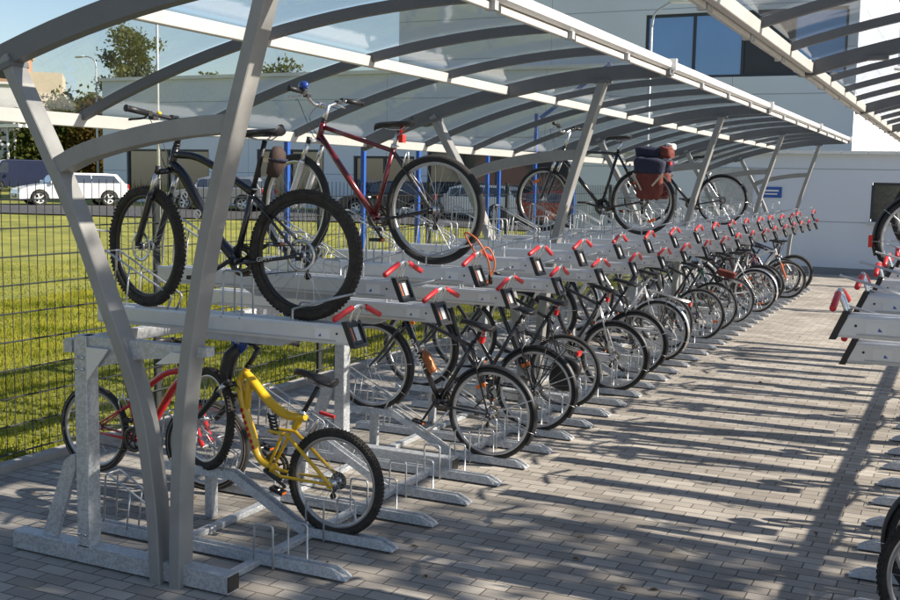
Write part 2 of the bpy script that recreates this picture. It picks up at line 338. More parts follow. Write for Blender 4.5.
# ------------------------------------------------------------------ shelters
def roofz(x): return 3.08-.073*(x+2.4)**2
PL = [(-3.62, 0), (-3.645, .42), (-3.735, .93), (-3.945, 1.43), (-4.18, 1.936), (-4.60, 2.67)]
PR = [(-3.495, 0), (-3.483, .45), (-3.446, .96), (-3.362, 1.47), (-3.25, 1.96), (-2.955, 2.95)]
def shelter(loc, mirror, label, n0, n1, ov=0., rise=None):
    roofz = rise or globals()['roofz']
    root = empty('bike_shelter', loc, label, 'shelter', 'curved see-through bike shelters')
    s = -1 if mirror else 1
    X0 = -2.4
    def fx(x): return (x-X0)*s       # local x measured from the front eave
    YV = [4.2+5.0*i for i in range(n0, n1)]
    LY = YV[-1]+.12; SY = YV[0]+.02
    fx0 = fx
    def fx(x): return fx0(x-ov)
    for y in YV:
        for P_ in (PL, PR):
            b = MB(); pts = arc([(fx(x), y, z) for x, z in P_], 5); hw = .034; dp = .055; vs = []
            for q in range(len(pts)):
                t = (pts[min(q+1, len(pts)-1)]-pts[max(q-1, 0)]).normalized(); nn = Vector((t.z, 0, -t.x))
                if q in (0, len(pts)-1): nn = Vector((1 if nn.x > 0 else -1, 0, 0)) if q == 0 else nn
                c_ = .005
                for (a_, b__) in ((-hw, -dp+c_), (-hw+c_, -dp), (hw-c_, -dp), (hw, -dp+c_), (hw, dp-c_), (hw-c_, dp), (-hw+c_, dp), (-hw, dp-c_)): vs.append(pts[q]+nn*a_+Vector((0, b__, 0)))
            n = len(pts); b.add(vs, [(q*8+r_, q*8+(r_+1) % 8, q*8+8+(r_+1) % 8, q*8+8+r_) for q in range(n-1) for r_ in range(8)]+[tuple(range(7, -1, -1)), tuple(8*(n-1)+r_ for r_ in range(8))], GREYP); b.build('post', root)
        pts = arc([(fx(-4.27), y, 2.10), (fx(-4.05), y, 2.185), (fx(-3.72), y, 2.26), (fx(-3.4), y, 2.305), (fx(-3.17), y, 2.32)], 4)
        b = MB()
        for i in range(len(pts)-1): b.beam(pts[i], pts[i+1], .09, .095, GREYP, (0, 1, 0), .002)
        b.build('tie_arm', root)
        # main rib
    fx = fx0
    k = 0
    yy = 4.2+5.0*n0
    while yy < YV[-1]+.01:
        main = abs((yy-4.2)/5-round((yy-4.2)/5)) < .01
        b = MB(); h = .12 if main else .062; wd = .075 if main else .05
        xs_ = np.linspace(-5.36, -2.46, 17)
        P = [(fx(x), yy, roofz(x)-h/2+.02) for x in xs_]
        n = len(P); vs = []; 
        for i, p in enumerate(P):
            for dy, dz in ((-wd/2, -h/2), (wd/2, -h/2), (wd/2, h/2), (-wd/2, h/2)): vs.append((p[0], p[1]+dy, p[2]+dz))
        fs = [(i*4+j, i*4+(j+1) % 4, i*4+4+(j+1) % 4, i*4+4+j) for i in range(n-1) for j in range(4)]+[(3, 2, 1, 0), tuple(4*(n-1)+j for j in range(4))]
        b.add(vs, fs, DARKP)
        if main:
            b.box((fx(-2.97), yy, roofz(-2.97)-.1), (.16, .13, .03), DARKP); b.box((fx(-4.62), yy, roofz(-4.62)-.11), (.18, .13, .03), DARKP, rot=(0, -.3*s, 0))
        b.build('rib', root); yy += 1.25
    # purlins between ribs
    for (x, h, t) in ((-3.86, .075, .05), (-5.33, .085, .05)):
        MB().beam((fx(x), SY, roofz(x)-.035), (fx(x), LY, roofz(x)-.035), t, h, PURL).build('purlin', root)
    # front eave: profile, clamps, white tube
    b = MB(); b.beam((fx(-2.45), SY, 3.06), (fx(-2.45), LY, 3.06), .05, .085, PURL); b.build('eave_beam', root)
    b = MB(); pr = [(-.02, .05), (.05, .055), (.075, .03), (.07, -.01), (.04, -.03), (.02, .0)]
    poly = [(fx(-2.42+px), 3.07+pz) for px, pz in pr]; b.prism(poly, SY-.1, LY+.1, WHITEP); b.build('gutter', root)
    for yy in YV:
        b = MB(); b.box((fx(-2.38), yy, 3.085), (.135, .05, .095), WHITEP); b.box((fx(-2.40), yy, 3.02), (.10, .14, .05), DARKP); b.build('clamp', root)
        if yy < YV[-1]:
            for q in (.0, 1.25, 2.5, 3.75):
                b = MB(); b.beam((fx(-2.4), yy+q+.12, 3.01), (fx(-2.4), yy+q+1.2, 3.01), .03, .04, PURL); b.build('glazing_bar', root)
                if q: MB().box((fx(-2.39), yy+q, 3.015), (.06, .05, .05), ALUD).build('clip', root)
    # glass panels
    yy = YV[0]
    while yy < YV[-1]-.1:
        for (xa, xb) in ((-5.42, -3.885), (-3.835, -2.47)):
            b = MB(); xs_ = np.linspace(xa, xb, 9); vs = []
            for z_ in (.028, .034):
                for x in xs_:
                    for y_ in (yy+.018, yy+1.232): vs.append((fx(x), y_, roofz(x)+z_))
            fs = []
            for i in range(8): a = i*2; fs += [(a, a+2, a+3, a+1), (18+a, 18+a+1, 18+a+3, 18+a+2)]
            for i in range(8): a = i*2; fs += [(a, 18+a, 20+a, a+2), (a+1, a+3, 21+a, 19+a)]
            fs += [(0, 1, 19, 18), (16, 34, 35, 17)]
            b.add(vs, fs, ROOFG, False); b.build('roof_panel', root)
        yy += 1.25
    return root
shelter((-2.4, 0, 0), False, 'long grey shelter of V-shaped posts and curved clear roof over the left rack', 0, 5)
shelter((-1.32, 0.35, 0), True, 'second curved clear roof at the upper right edge, over the right rack', -1, 5, .46, lambda x: 3.08+.30*max(0, -2.4-x)-.062*(x+2.4)**2)

# ------------------------------------------------------------------ rack components (local: x=0 at tray front, body towards -x)
def rod(b, pts, r=.006, m=None, n=6, sm=3): b.tube(arc(pts, sm) if sm else pts, r, m or WIRE, n)
def hoop_pts(x0, x1, y, z0, z1, foot=.03, fs=1):
    c = .018
    return [(x0, y+foot*fs, z0), (x0, y, z0+.004), (x0, y, z1-c), (x0+c*.3, y, z1-c*.3), (x0+c, y, z1), (x1-c, y, z1), (x1-c*.3, y, z1-c*.3), (x1, y, z1-c), (x1, y, z0+.004), (x1, y+foot*fs, z0)]
def guide_mb(x, z):
    # two sloping rods that take the front wheel
    b = MB()
    for s in (-1, 1):
        b.tube([(x-.28, s*.05, z+.02), (x-.26, s*.05, z+.30), (x-.245, s*.05, z+.31), (x+.2, s*.042, z+.09), (x+.21, s*.042, z+.075), (x+.17, s*.042, z+.0)], .006, WIRE, 6)
        b.tube([(x-.08, s*.048, z+.225), (x-.11, s*.05, z+.0)], .005, WIRE, 6)
    b.tube([(x-.25, -.05, z+.31), (x-.25, .05, z+.31)], .005, WIRE, 6)
    return b
def make_tray():
    root = empty('upper_tray', (0, 0, 0), '', 'bike tray', 'upper bike trays')
    # channel: U profile, 0.10 high
    b = MB(); L = 1.62; fr = .035
    W2 = .064
    def sec(x, lean=0):
        return [(x-lean, -W2, 0), (x-lean, -W2-.004, .012), (x, -W2-.004, .088), (x, -W2, .1), (x, -.045, .1), (x, -.035, .072), (x, .035, .072), (x, .045, .1), (x, W2, .1), (x, W2+.004, .088), (x-lean, W2+.004, .012), (x-lean, W2, 0)]
    secs = [sec(-L), sec(-.01, -.035)]; n = 12; vs = [v for s_ in secs for v in s_]
    b.add(vs, [(j, (j+1) % n, n+(j+1) % n, n+j) for j in range(n)]+[tuple(range(n-1, -1, -1)), tuple(range(n, 2*n))], ALU)
    b.box((-.8, -W2-.006, .018), (1.5, .006, .006), ALUD); b.box((-.8, W2+.006, .018), (1.5, .006, .006), ALUD)
    b.build('channel', root)
    b = MB(); b.prism([(-1.0, -.001), (-.32, -.001), (-.4, -.04), (-.92, -.04)], -.05, .05, ALUD); b.build('carriage', root)
    # end cap
    b = MB(); e = 0.0
    def capx(z): return .035-.42*z
    for (y0, y1, z0, z1) in ((-.070, -.054, -.012, .116), (.054, .070, -.012, .116), (-.054, .054, -.012, .006), (-.054, .054, .1, .116)):
        b.prism([(capx(z0)-.006, z0), (capx(z0)+.024, z0), (capx(z1)+.024, z1), (capx(z1)-.006, z1)], y0, y1, BLACK)
    cp = b.build('end_cap', root)
    b = MB(); b.prism([(capx(.0)+.0, .0), (capx(0)+.014, .0), (capx(.105)+.014, .105), (capx(.105), .105)], -.056, .056, BLACK)
    b.prism([(capx(.02)+.014, .02), (capx(.02)+.016, .02), (capx(.085)+.016, .085), (capx(.085)+.014, .085)], -.046, -.03, ORANGEC)
    b.prism([(capx(.02)+.014, .02), (capx(.02)+.016, .02), (capx(.085)+.016, .085), (capx(.085)+.014, .085)], -.012, .03, ALUD)
    b.build('front_plate', cp)
    # handle
    b = MB(); b.tube(arc([(.0, -.028, .1), (.02, -.03, .15), (.04, -.028, .185), (.045, 0, .2), (.04, .028, .185), (.02, .03, .15), (.0, .028, .1)], 4), .009, CHROME, 8)
    b.tube(arc([(.035, -.09, .165), (.04, -.04, .192), (.045, 0, .2), (.04, .04, .192), (.035, .09, .165)], 4), .009, CHROME, 8)
    h = b.build('handle', root)
    for s in (-1, 1):
        MB().tube([(.04, s*.055, .19), (.04, s*.062, .188), (.034, s*.205, .138), (.033, s*.21, .136)], [.011, .0145, .015, .010], RED, 10).build('grip', h)
    # sticker with logo
    for s in (-1, 1):
        st = MB().box((-.13, s*(W2+.005), .05), (.085, .002, .05), WHITE).build('sticker', root)
        b = MB()
        b.prism([(-.155, .035), (-.135, .035), (-.14, .052)], s*(W2+.0055), s*(W2+.0065), BLUEP)
        b.build('logo', st)
    for s in (-1, 1): MB().cyl((-.045, s*(W2+.006), .055), (-.045, s*(W2+.003), .055), .006, BLACK, 10).build('bolt', root)
    # tall hoop, small hoop and lift bar
    for s in (-1, 1):
        b = MB(); rod(b, hoop_pts(-.76, -.64, s*.05, .09, .335, .02, s), .006, sm=0); b.build('wheel_hoop', root)
    b = MB(); rod(b, hoop_pts(-.345, -.26, .05, .09, .185, .02, 1), .005, sm=0); b.build('wheel_hoop', root)
    b = MB(); b.tube(arc([(-.32, -.05, .09), (-.32, -.05, .15), (-.3, -.05, .165), (-.1, -.05, .225), (.02, -.05, .255), (.045, -.05, .262)], 3), [.006]*15+[.009], WIRE, 8)
    b.tube([(-.3, -.05, .165), (.0, -.05, .25)], .0085, WIRE, 8, flat=.6); b.build('lift_bar', root)
    guide_mb(-1.32, .09).build('wheel_guide', root)
    return root
TR = make_tray()
def kidmap(o):
    ks = kids(o); CH_MAP[o.name] = ks
    for k in ks: kidmap(k)
kidmap(TR)
def dup(o, parent=None):
    c = o.copy(); col.objects.link(c); c.parent = parent
    for ch in CH_MAP.get(o.name, []): dup(ch, c)
    return c
def jig(o):
    for c in o.children:
        if c.name.startswith('handle'): c.rotation_euler = (random.uniform(-.05, .05), random.uniform(-.12, .05), random.uniform(-.06, .06))
LOW, HIGH = 1.245, 1.43
XF, Y0, DY = -2.765, 4.65, .5
first = True
NL = 37
occ_up = {0: 'under the GIANT bike'.replace('GIANT', 'knobbly black'), 3: 'under the maroon bike', 13: 'under the pannier bike', 21: 'under a dark bike'}
for k in range(NL):
    if k in (33,): continue
    o = TR if first else dup(TR); first = False
    hi = k % 2 == 1
    o.location = (XF+random.uniform(-.012, .012), Y0+DY*k, HIGH if hi else LOW); jig(o)
    st = occ_up.get(k, 'empty')
    o['label'] = f"{ordn(k)} upper tray from near end of left rack, {'raised' if hi else 'low'}, {st}"
def rail_mesh(raised):
    b = MB(); h = .05; wv = .045
    def seg(pts):
        prof = [(-wv, 0), (-wv*.72, h), (-.022, h), (-.016, h*.45), (.016, h*.45), (.022, h), (wv*.72, h), (wv, 0)]
        n = len(prof); vs = []
        for i, (x, z, sc) in enumerate(pts):
            for (py, pz) in prof: vs.append((x, py, z+pz*sc))
        fs = [(i*n+j, i*n+(j+1) % n, (i+1)*n+(j+1) % n, (i+1)*n+j) for i in range(len(pts)-1) for j in range(n)]+[tuple(range(n-1, -1, -1)), tuple((len(pts)-1)*n+j for j in range(n))]
        b.add(vs, fs, GALV)
    if raised:
        seg([(0, .012, .12), (-.035, .012, .55), (-.09, .012, 1), (-.60, .012, 1), (-1.1, .27, 1), (-1.62, .27, 1)])
        b.box((-1.28, 0, .14), (.05, .06, .26), GALV)
    else: seg([(0, .012, .12), (-.035, .012, .55), (-.09, .012, 1), (-1.72, .012, 1)])
    return b.mesh('ground_rail')
RM = [rail_mesh(False), rail_mesh(True)]
def hoopm():
    b = MB(); rod(b, hoop_pts(-.06, .06, 0, 0, .235, -.03, 1), .0065, sm=0); return b.mesh('wheel_hoop')
HM = hoopm(); GM = guide_mb(0, 0).mesh('wheel_guide')
def rack(name, label, xf, y0, nk, mirror, phase=0, post_y=None):
    root = empty(name, (xf, y0, 0), label, 'bike rack', 'two-tier bike racks', rot=(0, 0, PI if mirror else 0))
    s = -1 if mirror else 1
    for k in range(nk):
        rz = (k+phase) % 2 == 1; y = DY*k*s
        g = link('ground_rail', RM[1 if rz else 0], root, (0, y, 0))
        for (hx, hs) in ((-.50, -1), (-.36, 1)): link('wheel_hoop', HM, g, (hx, hs*.058, .004), (0, 0, 0 if hs > 0 else PI))
        link('wheel_guide', GM, g, (-1.34, 0, .32 if rz else .055))
    y1 = (nk-1)*DY*s
    for x in (-.56, -1.12): MB().beam((x, -.35*s, .02), (x, y1+.3*s, .02), .06, .035, GALV).build('ground_beam', root)
    MB().beam((-1.47, -.45*s, 1.17), (-1.47, y1+.3*s, 1.17), .06, .07, GALV).build('top_beam', root)
    y = -.43*s; first_ = True
    while y*s < y1*s+.5:
        b = MB(); b.beam((-1.36, y, .1), (-1.36, y, 1.235), .085, .09, GALV, (0, 1, 0)); p = b.build('post', root)
        for z in (.17, 1.06, 1.12):
            for dx in (-.02, .02): MB().cyl((-1.36+dx, y-.045*s-.01*s, z), (-1.36+dx, y-.045*s, z), .009, CHROME, 6).build('bolt', p)
        MB().beam((-1.875, y, .06), (-.42, y, .06), .1, .09, GALV, (0, 1, 0)).build('base_beam', root)
        MB().box((-.418, y, .06), (.006, .088, .078), BLACK).build('beam_cap', root)
        MB().prism([(-1.69, .1), (-1.59, .1), (-1.44, .5), (-1.44, .58), (-1.47, .58), (-1.52, .54)], y-.012, y+.012, GALV).build('brace', root)
        b = MB(); b.prism([(-1.36, 1.235), (-.55, 1.235), (-.55, 1.19), (-1.0, 1.14), (-1.36, 1.05)], y-.03, y+.03, GALV); b.build('cantilever_arm', root)
        MB().prism([(-1.31, 1.0), (-1.31, 1.18), (-1.16, 1.18)], y-.052*s, y-.04*s, ALU).build('gusset', root)
        MB().prism([(-.86, 1.13), (-.70, 1.15), (-.66, 1.2), (-.76, 1.2)], y-.045*s, y-.032*s, ALU).build('gusset', root)
        y += 2.58*s
    return root
rack('bike_rack', 'long two-tier galvanised bike rack on the left with ground rails, posts and beams', XF, Y0, NL, False)

# right rack, facing it across the aisle
RX, RY0 = -.455, 4.5
rack('bike_rack', 'second two-tier rack at the right edge facing the left one across the aisle', RX, RY0, 22, True)
def rtray(k):
    o = dup(TR); o.rotation_euler = (0, 0, PI); hi = k % 2 == 1
    o.location = (RX, RY0+DY*k, HIGH if hi else LOW); jig(o); return o
for k in range(1, 22):
    o = rtray(k); yy = RY0+DY*k
    o['label'] = f"{ordn(k-1)} upper tray counted along the right rack, {'raised' if k % 2 == 1 else 'low'}, pointing left"
    o['group'] = 'upper trays of the right rack'

# ------------------------------------------------------------------ bicycles (local: +x forward, rear axle at x=0, wheel bottoms at z=0)
WCACHE = {}
def wheel_meshes(r, tw, knob, rimm, rear, disc, nsp=28, wall=None):
    key = (r, tw, knob, rimm.name, rear, disc, wall.name if wall else '')
    if key in WCACHE: return WCACHE[key]
    tm = TYREK if knob else TYRE; n = 84 if knob else 56
    b = MB(); R0 = r-tw/2
    prof = [(R0+tw/2*math.cos(a), tw/2*math.sin(a)) for a in np.linspace(0, 2*PI, 10, endpoint=False)]
    b.ring(prof, tm, n=n)
    if knob:
        for i in range(n):
            a = 2*PI*i/n
            for (o_, dz) in ((-.3, .0), (.3, .0), (-.75, -.006), (.75, -.006)):
                rr = R0+tw/2*math.sqrt(1-o_*o_)+.001; aa = a+(.5 if abs(o_) > .5 else 0)*2*PI/n
                c = Vector((rr*math.cos(aa), o_*tw/2, rr*math.sin(aa)))
                b.box(c, (.005, .010, .011), TYREK, rot=(0, -aa, 0))
    if wall: b.ring([(R0-tw*.28, -tw*.36), (R0-tw*.02, -tw*.505), (R0-tw*.02, -tw*.49), (R0-tw*.26, -tw*.33)], wall, n=n); b.ring([(R0-tw*.28, tw*.36), (R0-tw*.02, tw*.505), (R0-tw*.02, tw*.49), (R0-tw*.26, tw*.33)], wall, n=n)
    M1 = b.mesh('tyre')
    ri = r-tw*.93; b = MB(); b.ring([(ri+.006, -.013), (ri+.006, .013), (ri-.014, .011), (ri-.02, .004), (ri-.02, -.004), (ri-.014, -.011)], rimm, n=n); M2 = b.mesh('rim')
    b = MB()
    for i in range(nsp):
        a = 2*PI*i/nsp; s = 1 if i % 2 else -1; off = (.45 if (i//2) % 2 else -.45)
        p = (.022*math.cos(a+off*3), s*.027, .022*math.sin(a+off*3)); q = ((ri-.015)*math.cos(a), 0, (ri-.015)*math.sin(a))
        b.tube([p, q], .00115, SPOKE, 4, cap=False)
    M3 = b.mesh('spokes')
    b = MB(); b.cyl((0, -.05, 0), (0, .05, 0), .014, BLACK if rimm is RIMD else CHROME, 12); b.cyl((0, -.033, 0), (0, -.028, 0), .026, CHROME, 16); b.cyl((0, .028, 0), (0, .033, 0), .026, CHROME, 16); b.cyl((0, -.07, 0), (0, .07, 0), .006, CHROME, 8)
    M4 = b.mesh('hub')
    M5 = M6 = None
    if rear:
        b = MB()
        for q in range(7): rr = .052-.005*q; b.ring([(rr, -.036-q*.0035), (rr, -.034-q*.0035), (.015, -.034-q*.0035), (.015, -.036-q*.0035)], CASS, n=26)
        M5 = b.mesh('cassette')
    if disc:
        b = MB(); b.ring([(.085, .036), (.085, .038), (.066, .038), (.066, .036)], CHROME, n=32)
        for i in range(6): a = 2*PI*i/6; b.tube([(.015*math.cos(a), .037, .015*math.sin(a)), (.068*math.cos(a+.5), .037, .068*math.sin(a+.5))], .003, CHROME, 4)
        M6 = b.mesh('brake_disc')
    WCACHE[key] = (M1, M2, M3, M4, M5, M6); return WCACHE[key]
def saddle_mb(b, x, z, ln=.26, wd=.08, tilt=0):
    st = [(-.10, .35, .02), (-.095, .7, .0), (-.06, .95, -.002), (-.02, 1., -.004), (.03, .62, -.004), (.08, .34, -.006), (.13, .26, -.01), (.165, .2, -.018), (.175, .1, -.03)]
    vs = []; n = 10
    for (sx, sw, sz) in st:
        for j in range(n):
            a = 2*PI*j/n; yy = math.cos(a)*wd*sw; zz = math.sin(a)
            zz = zz*.014 if zz > 0 else zz*.03*(1-.3*abs(math.cos(a)))
            vs.append((x+sx*ln/.27, yy, z+sz+zz+sx*tilt))
    fs = [(i*n+j, i*n+(j+1) % n, (i+1)*n+(j+1) % n, (i+1)*n+j) for i in range(len(st)-1) for j in range(n)]+[tuple(range(n-1, -1, -1)), tuple((len(st)-1)*n+j for j in range(n))]
    b.add(vs, fs, SADDLE, True)
    for s in (-1, 1): b.tube([(x-.07, s*.025, z-.02), (x-.03, s*.02, z-.045), (x+.05, s*.02, z-.045), (x+.11, s*.012, z-.03)], .0035, CHROME, 6)
def bike(label, loc, head, r=.34, tw=.045, wb=1.05, frame='diamond', fm=BFRAME, fm2=None, fork='rigid', forkm=None, bars='flat', barm=BLACK, knob=False, rimm=RIM, disc=False,
         fenders=None, carrier=False, saddle_z=.98, saddle_x=None, bar_z=1.02, pitch=0., steer=0., bottle=None, refl=False, tail=None, lamp=False, bell=False, stand=False, wall=None, lean=0., stem='short', crankrot=.6, group='bikes parked in the racks', gripm=None, noseat=False):
    loc = (loc[0]-math.sin(pitch)*r*1.05*(1 if abs(head) > 1 else -1), loc[1], loc[2])
    root = empty('bicycle', loc, label, 'bicycle', group, rot=(lean, -pitch, head))
    fm2 = fm2 or fm; forkm = forkm or fm
    bb = Vector((.41*wb, 0, .285 if r > .3 else .26)); ra = Vector((0, 0, r)); fa = Vector((wb, 0, r))
    hd = Vector((-.33, 0, 1)).normalized(); rake = .045 if wb < 1.2 else .05
    hb = Vector((wb-rake-.33*(r*1.0+.08), 0, 2*r+.075-(.02 if fork == 'rigid' else -.015))); hb.x = wb-rake-.33*(hb.z-r)
    hl = .12 if frame != 'city' else .17; ht = hb+hd*hl
    sdir = Vector((-.29, 0, 1)).normalized()
    if frame == 'fullsus': bb = Vector((.43, 0, .22)); hb = Vector((.79, 0, .62)); ht = hb+hd*.12
    scz = .62 if frame == 'fullsus' else min(saddle_z-.15, ht.z-.02) if frame in ('diamond',) else (ht.z-.09 if frame == 'city' else saddle_z-.3)
    sc = bb+sdir*((scz-bb.z)/sdir.z)
    b = MB(); y0 = .06
    T = lambda a, c, ra_, rb_=None, m_=fm, n=10: b.tube([a, c], [ra_, rb_ or ra_], m_, n)
    if frame == 'diamond':
        T(ht-hd*.03, sc-sdir*.03, .0165, .0145); T(hb+hd*.03, bb, .022, .02); T(bb, sc, .0165)
    elif frame == 'mtb':
        b.tube(arc([ht-hd*.035, ht+(sc-ht)*.3+Vector((0, 0, .012)), ht+(sc-ht)*.7+Vector((0, 0, .0)), sc-sdir*.02], 4), .021, fm, 10)
        b.tube(arc([hb+hd*.03, hb+Vector((-.1, 0, -.05)), bb+(hb-bb)*.3+Vector((.01, 0, 0)), bb], 4), .028, fm, 10); T(bb, sc, .0175)
    elif frame == 'city':
        b.tube(arc([ht-hd*.08, ht+Vector((-.16, 0, -.22)), bb+Vector((.02, 0, .2)), bb+sdir*.14], 5), .016, fm, 10)
        b.tube(arc([hb+hd*.02, hb+Vector((-.14, 0, -.19)), bb+Vector((.12, 0, .08)), bb], 5), .02, fm, 10); T(bb, sc, .0165)
    elif frame == 'fullsus':
        b.tube(arc([ht+Vector((.005, 0, -.03)), Vector((.70, 0, .675)), Vector((.56, 0, .60)), Vector((.43, 0, .565)), Vector((.335, 0, .585)), Vector((.29, 0, .60))], 5), [.025+.009*math.sin(PI*q/25) for q in range(26)], fm, 12, flat=.8)
        b.tube(arc([hb+Vector((.0, 0, .03)), Vector((.725, 0, .52)), Vector((.62, 0, .37)), Vector((.53, 0, .25)), bb], 5), [.026+.006*math.sin(PI*q/20) for q in range(21)], fm, 12, flat=.8)
        b.tube([Vector((.72, 0, .66)), Vector((.69, 0, .50))], .022, fm, 10); T(Vector((.318, 0, .60)), Vector((.34, 0, .52)), .022)
        bevel_frame = True; T(sc-sdir*.12, sc, .019)
    T(hb, ht, .021, m_=fm, n=12)
    b.cyl(bb+Vector((0, -.04, 0)), bb+Vector((0, .04, 0)), .024, fm, 12)
    for s in (-1, 1):
        e = ra+Vector((0, s*y0, 0))
        b.tube([bb+Vector((-.02, s*.022, -.005)), bb+Vector((-.1, s*.045, -.003)), e], [.011, .010, .008], fm2, 8)
        top = sc-sdir*(.03 if frame != 'fullsus' else .05)
        if frame == 'fullsus':
            top = bb+Vector((.06, s*.03, .22)); b.tube([top, Vector((bb.x-.07, s*.045, r+.16)), e], .011, fm2, 8); b.tube([Vector((bb.x-.04, s*.045, r+.14)), bb+Vector((.0, s*.03, .03))], .010, fm2, 8)
        else: b.tube([top+Vector((0, s*.012, 0)), top*.72+e*.28+Vector((0, s*.006, 0)), e], [.0085, .0085, .007], fm2, 8)
        b.box(e+Vector((-.0, 0, -.005)), (.035, .006, .04), fm2)
    if frame == 'fullsus':
        b.tube([bb+Vector((.03, 0, .20)), bb+Vector((.10, 0, .33))], .016, CHROME, 12)
        for q in range(6): b.ring([(.028, -.006), (.028, .006), (.014, .006), (.014, -.006)], BLACK, c=(bb.x+.035+.010*q, 0, bb.z+.215+.018*q), n=12, axis='z')
    fo = b.build('frame', root)
    if frame == 'fullsus': q = fo.modifiers.new('b', 'BEVEL'); q.width = .012; q.segments = 3; q.limit_method = 'ANGLE'; q.angle_limit = R(50)
    # seat post and saddle
    sx = None
    sp_top = bb+sdir*((saddle_z-.05-bb.z)/sdir.z)
    MB().tube([sc-sdir*.03, sp_top], .0135, barm if barm is CHROME else BLACK, 10).build('seat_post', root)
    b = MB(); b.cyl(sc-sdir*.012, sc+sdir*.012, .021, CHROME if fm is not BFRAME else BLACK, 12); b.tube([sc+Vector((-.02, -.03, 0)), sc+Vector((-.02, .03, 0))], .004, CHROME, 6); b.build('seat_clamp', root)
    b = MB(); saddle_mb(b, sp_top.x, saddle_z-.0, .27, .078 if frame != 'city' else .1); b.build('saddle', root)
    # steering assembly as parts
    st = Matrix.Translation(fa*0+hb) @ Matrix.Rotation(steer, 4, hd) @ Matrix.Translation(-hb)
    def S(me_b, name, par=None):
        me = me_b.mesh(name); me.transform(st); return link(name, me, par or root)
    b = MB(); cr = hb-hd*.02
    if fork == 'susp':
        b.tube([cr+Vector((0, -.066, 0)), cr+Vector((0, 0, .012)), cr+Vector((0, .066, 0))], .02, forkm, 10, flat=.8)
        off = fa-Vector((0, 0, 0)); axis0 = cr+Vector((rake*1.1, 0, 0))
        for s in (-1, 1):
            tp = cr+Vector((.02, s*.066, 0)); lo = fa+Vector((0, s*.062, 0)); md = tp+(lo-tp)*.30
            b.tube([tp, md], .0155, CHROME, 10); b.tube([md, md+(lo-md)*.06, lo-(lo-md)*.1, lo], [.022, .021, .018, .012], forkm, 10)
            b.cyl(tp+Vector((0, 0, -.01)), tp+hd*.03, .018, BLACK, 10)
        ar = fa+(cr-fa)*.52; b.tube(arc([ar+Vector((.01, -.06, 0)), ar+Vector((.045, -.04, .06)), ar+Vector((.05, 0, .075)), ar+Vector((.045, .04, .06)), ar+Vector((.01, .06, 0))], 3), .009, forkm, 8)
    else:
        b.tube([cr+Vector((0, -.05, -.005)), cr, cr+Vector((0, .05, -.005))], .014, forkm, 10)
        for s in (-1, 1):
            tp = cr+Vector((0, s*.05, -.005)); lo = fa+Vector((0, s*.052, 0)); md = tp*.4+lo*.6+Vector((-.012, 0, 0)); b.tube(arc([tp, md, lo], 5), [.013]*6+[.0115, .0105, .009, .008, .007], forkm, 8)
    fk = S(b, 'fork')
    b = MB(); stt = ht+hd*max(.02, (bar_z-ht.z)/hd.z-(.02 if stem == 'short' else .0)); fwd = Vector((.075 if stem == 'short' else .05, 0, .02))
    b.tube([ht, stt+hd*.015], .0155, barm, 10); b.tube([stt, stt+fwd], .015, barm, 10); b.cyl(stt+fwd+Vector((0, -.022, 0)), stt+fwd+Vector((0, .022, 0)), .02, barm, 10)
    for q in range(2): b.cyl(ht+hd*.01*q*1.6, ht+hd*(.01*q*1.6+.01), .019, BLACK, 12)
    sm_ = S(b, 'stem')
    c = stt+fwd; hw = .32 if bars != 'kid' else .27
    if bars == 'flat': bp = [c+Vector((-.035, -hw, .012)), c+Vector((-.01, -hw*.4, .004)), c, c+Vector((-.01, hw*.4, .004)), c+Vector((-.035, hw, .012))]
    elif bars in ('riser', 'kid'): bp = [c+Vector((-.06, -hw, .055)), c+Vector((-.03, -hw*.55, .05)), c+Vector((-.0, -hw*.2, .0)), c, c+Vector((0, hw*.2, .0)), c+Vector((-.03, hw*.55, .05)), c+Vector((-.06, hw, .055))]
    else: bp = [c+Vector((-.24, -.27, .03)), c+Vector((-.1, -.25, .06)), c+Vector((.0, -.12, .05)), c, c+Vector((.0, .12, .05)), c+Vector((-.1, .25, .06)), c+Vector((-.24, .27, .03))]
    ap = arc(bp, 5); b = MB(); b.tube(ap, .011, barm, 8); hb_ = S(b, 'handlebar')
    for s, e0, e1 in ((-1, ap[0], ap[3]), (1, ap[-1], ap[-4])):
        d = (e1-e0).normalized(); b = MB(); b.tube([e0-d*.004, e0+d*.125], .0165, gripm or BLACK, 10); b.cyl(e0-d*.008, e0-d*.002, .019, gripm or BLACK, 10); S(b, 'grip', hb_)
        b = MB(); lv = e0+d*.15; b.box(lv, (.03, .025, .028), BLACK); b.tube(arc([lv+Vector((.02, 0, 0)), lv+Vector((.055, -s*.01, -.02)), lv+Vector((.06, s*.08, -.04))], 4), [.006]*8+[.007], CHROME if barm is CHROME else BLACK, 6)
        b.box(lv+d*.035+Vector((0, 0, -.018)), (.04, .035, .018), BLACK); S(b, 'brake_lever', hb_)
    b = MB()
    for s in (-1, 1):
        e = c+Vector((.05, s*.14, .0)); b.tube(arc([c+Vector((.02, s*.2, .0)), c+Vector((.11, s*.1, .02)), c+Vector((.12, s*.02, -.08)), hb+Vector((.03, s*.02, .02)), (hb if s < 0 else hb+Vector((-.08, .02, -.02)))], 4), .0025, BLACK, 5)
    S(b, 'cables', hb_)
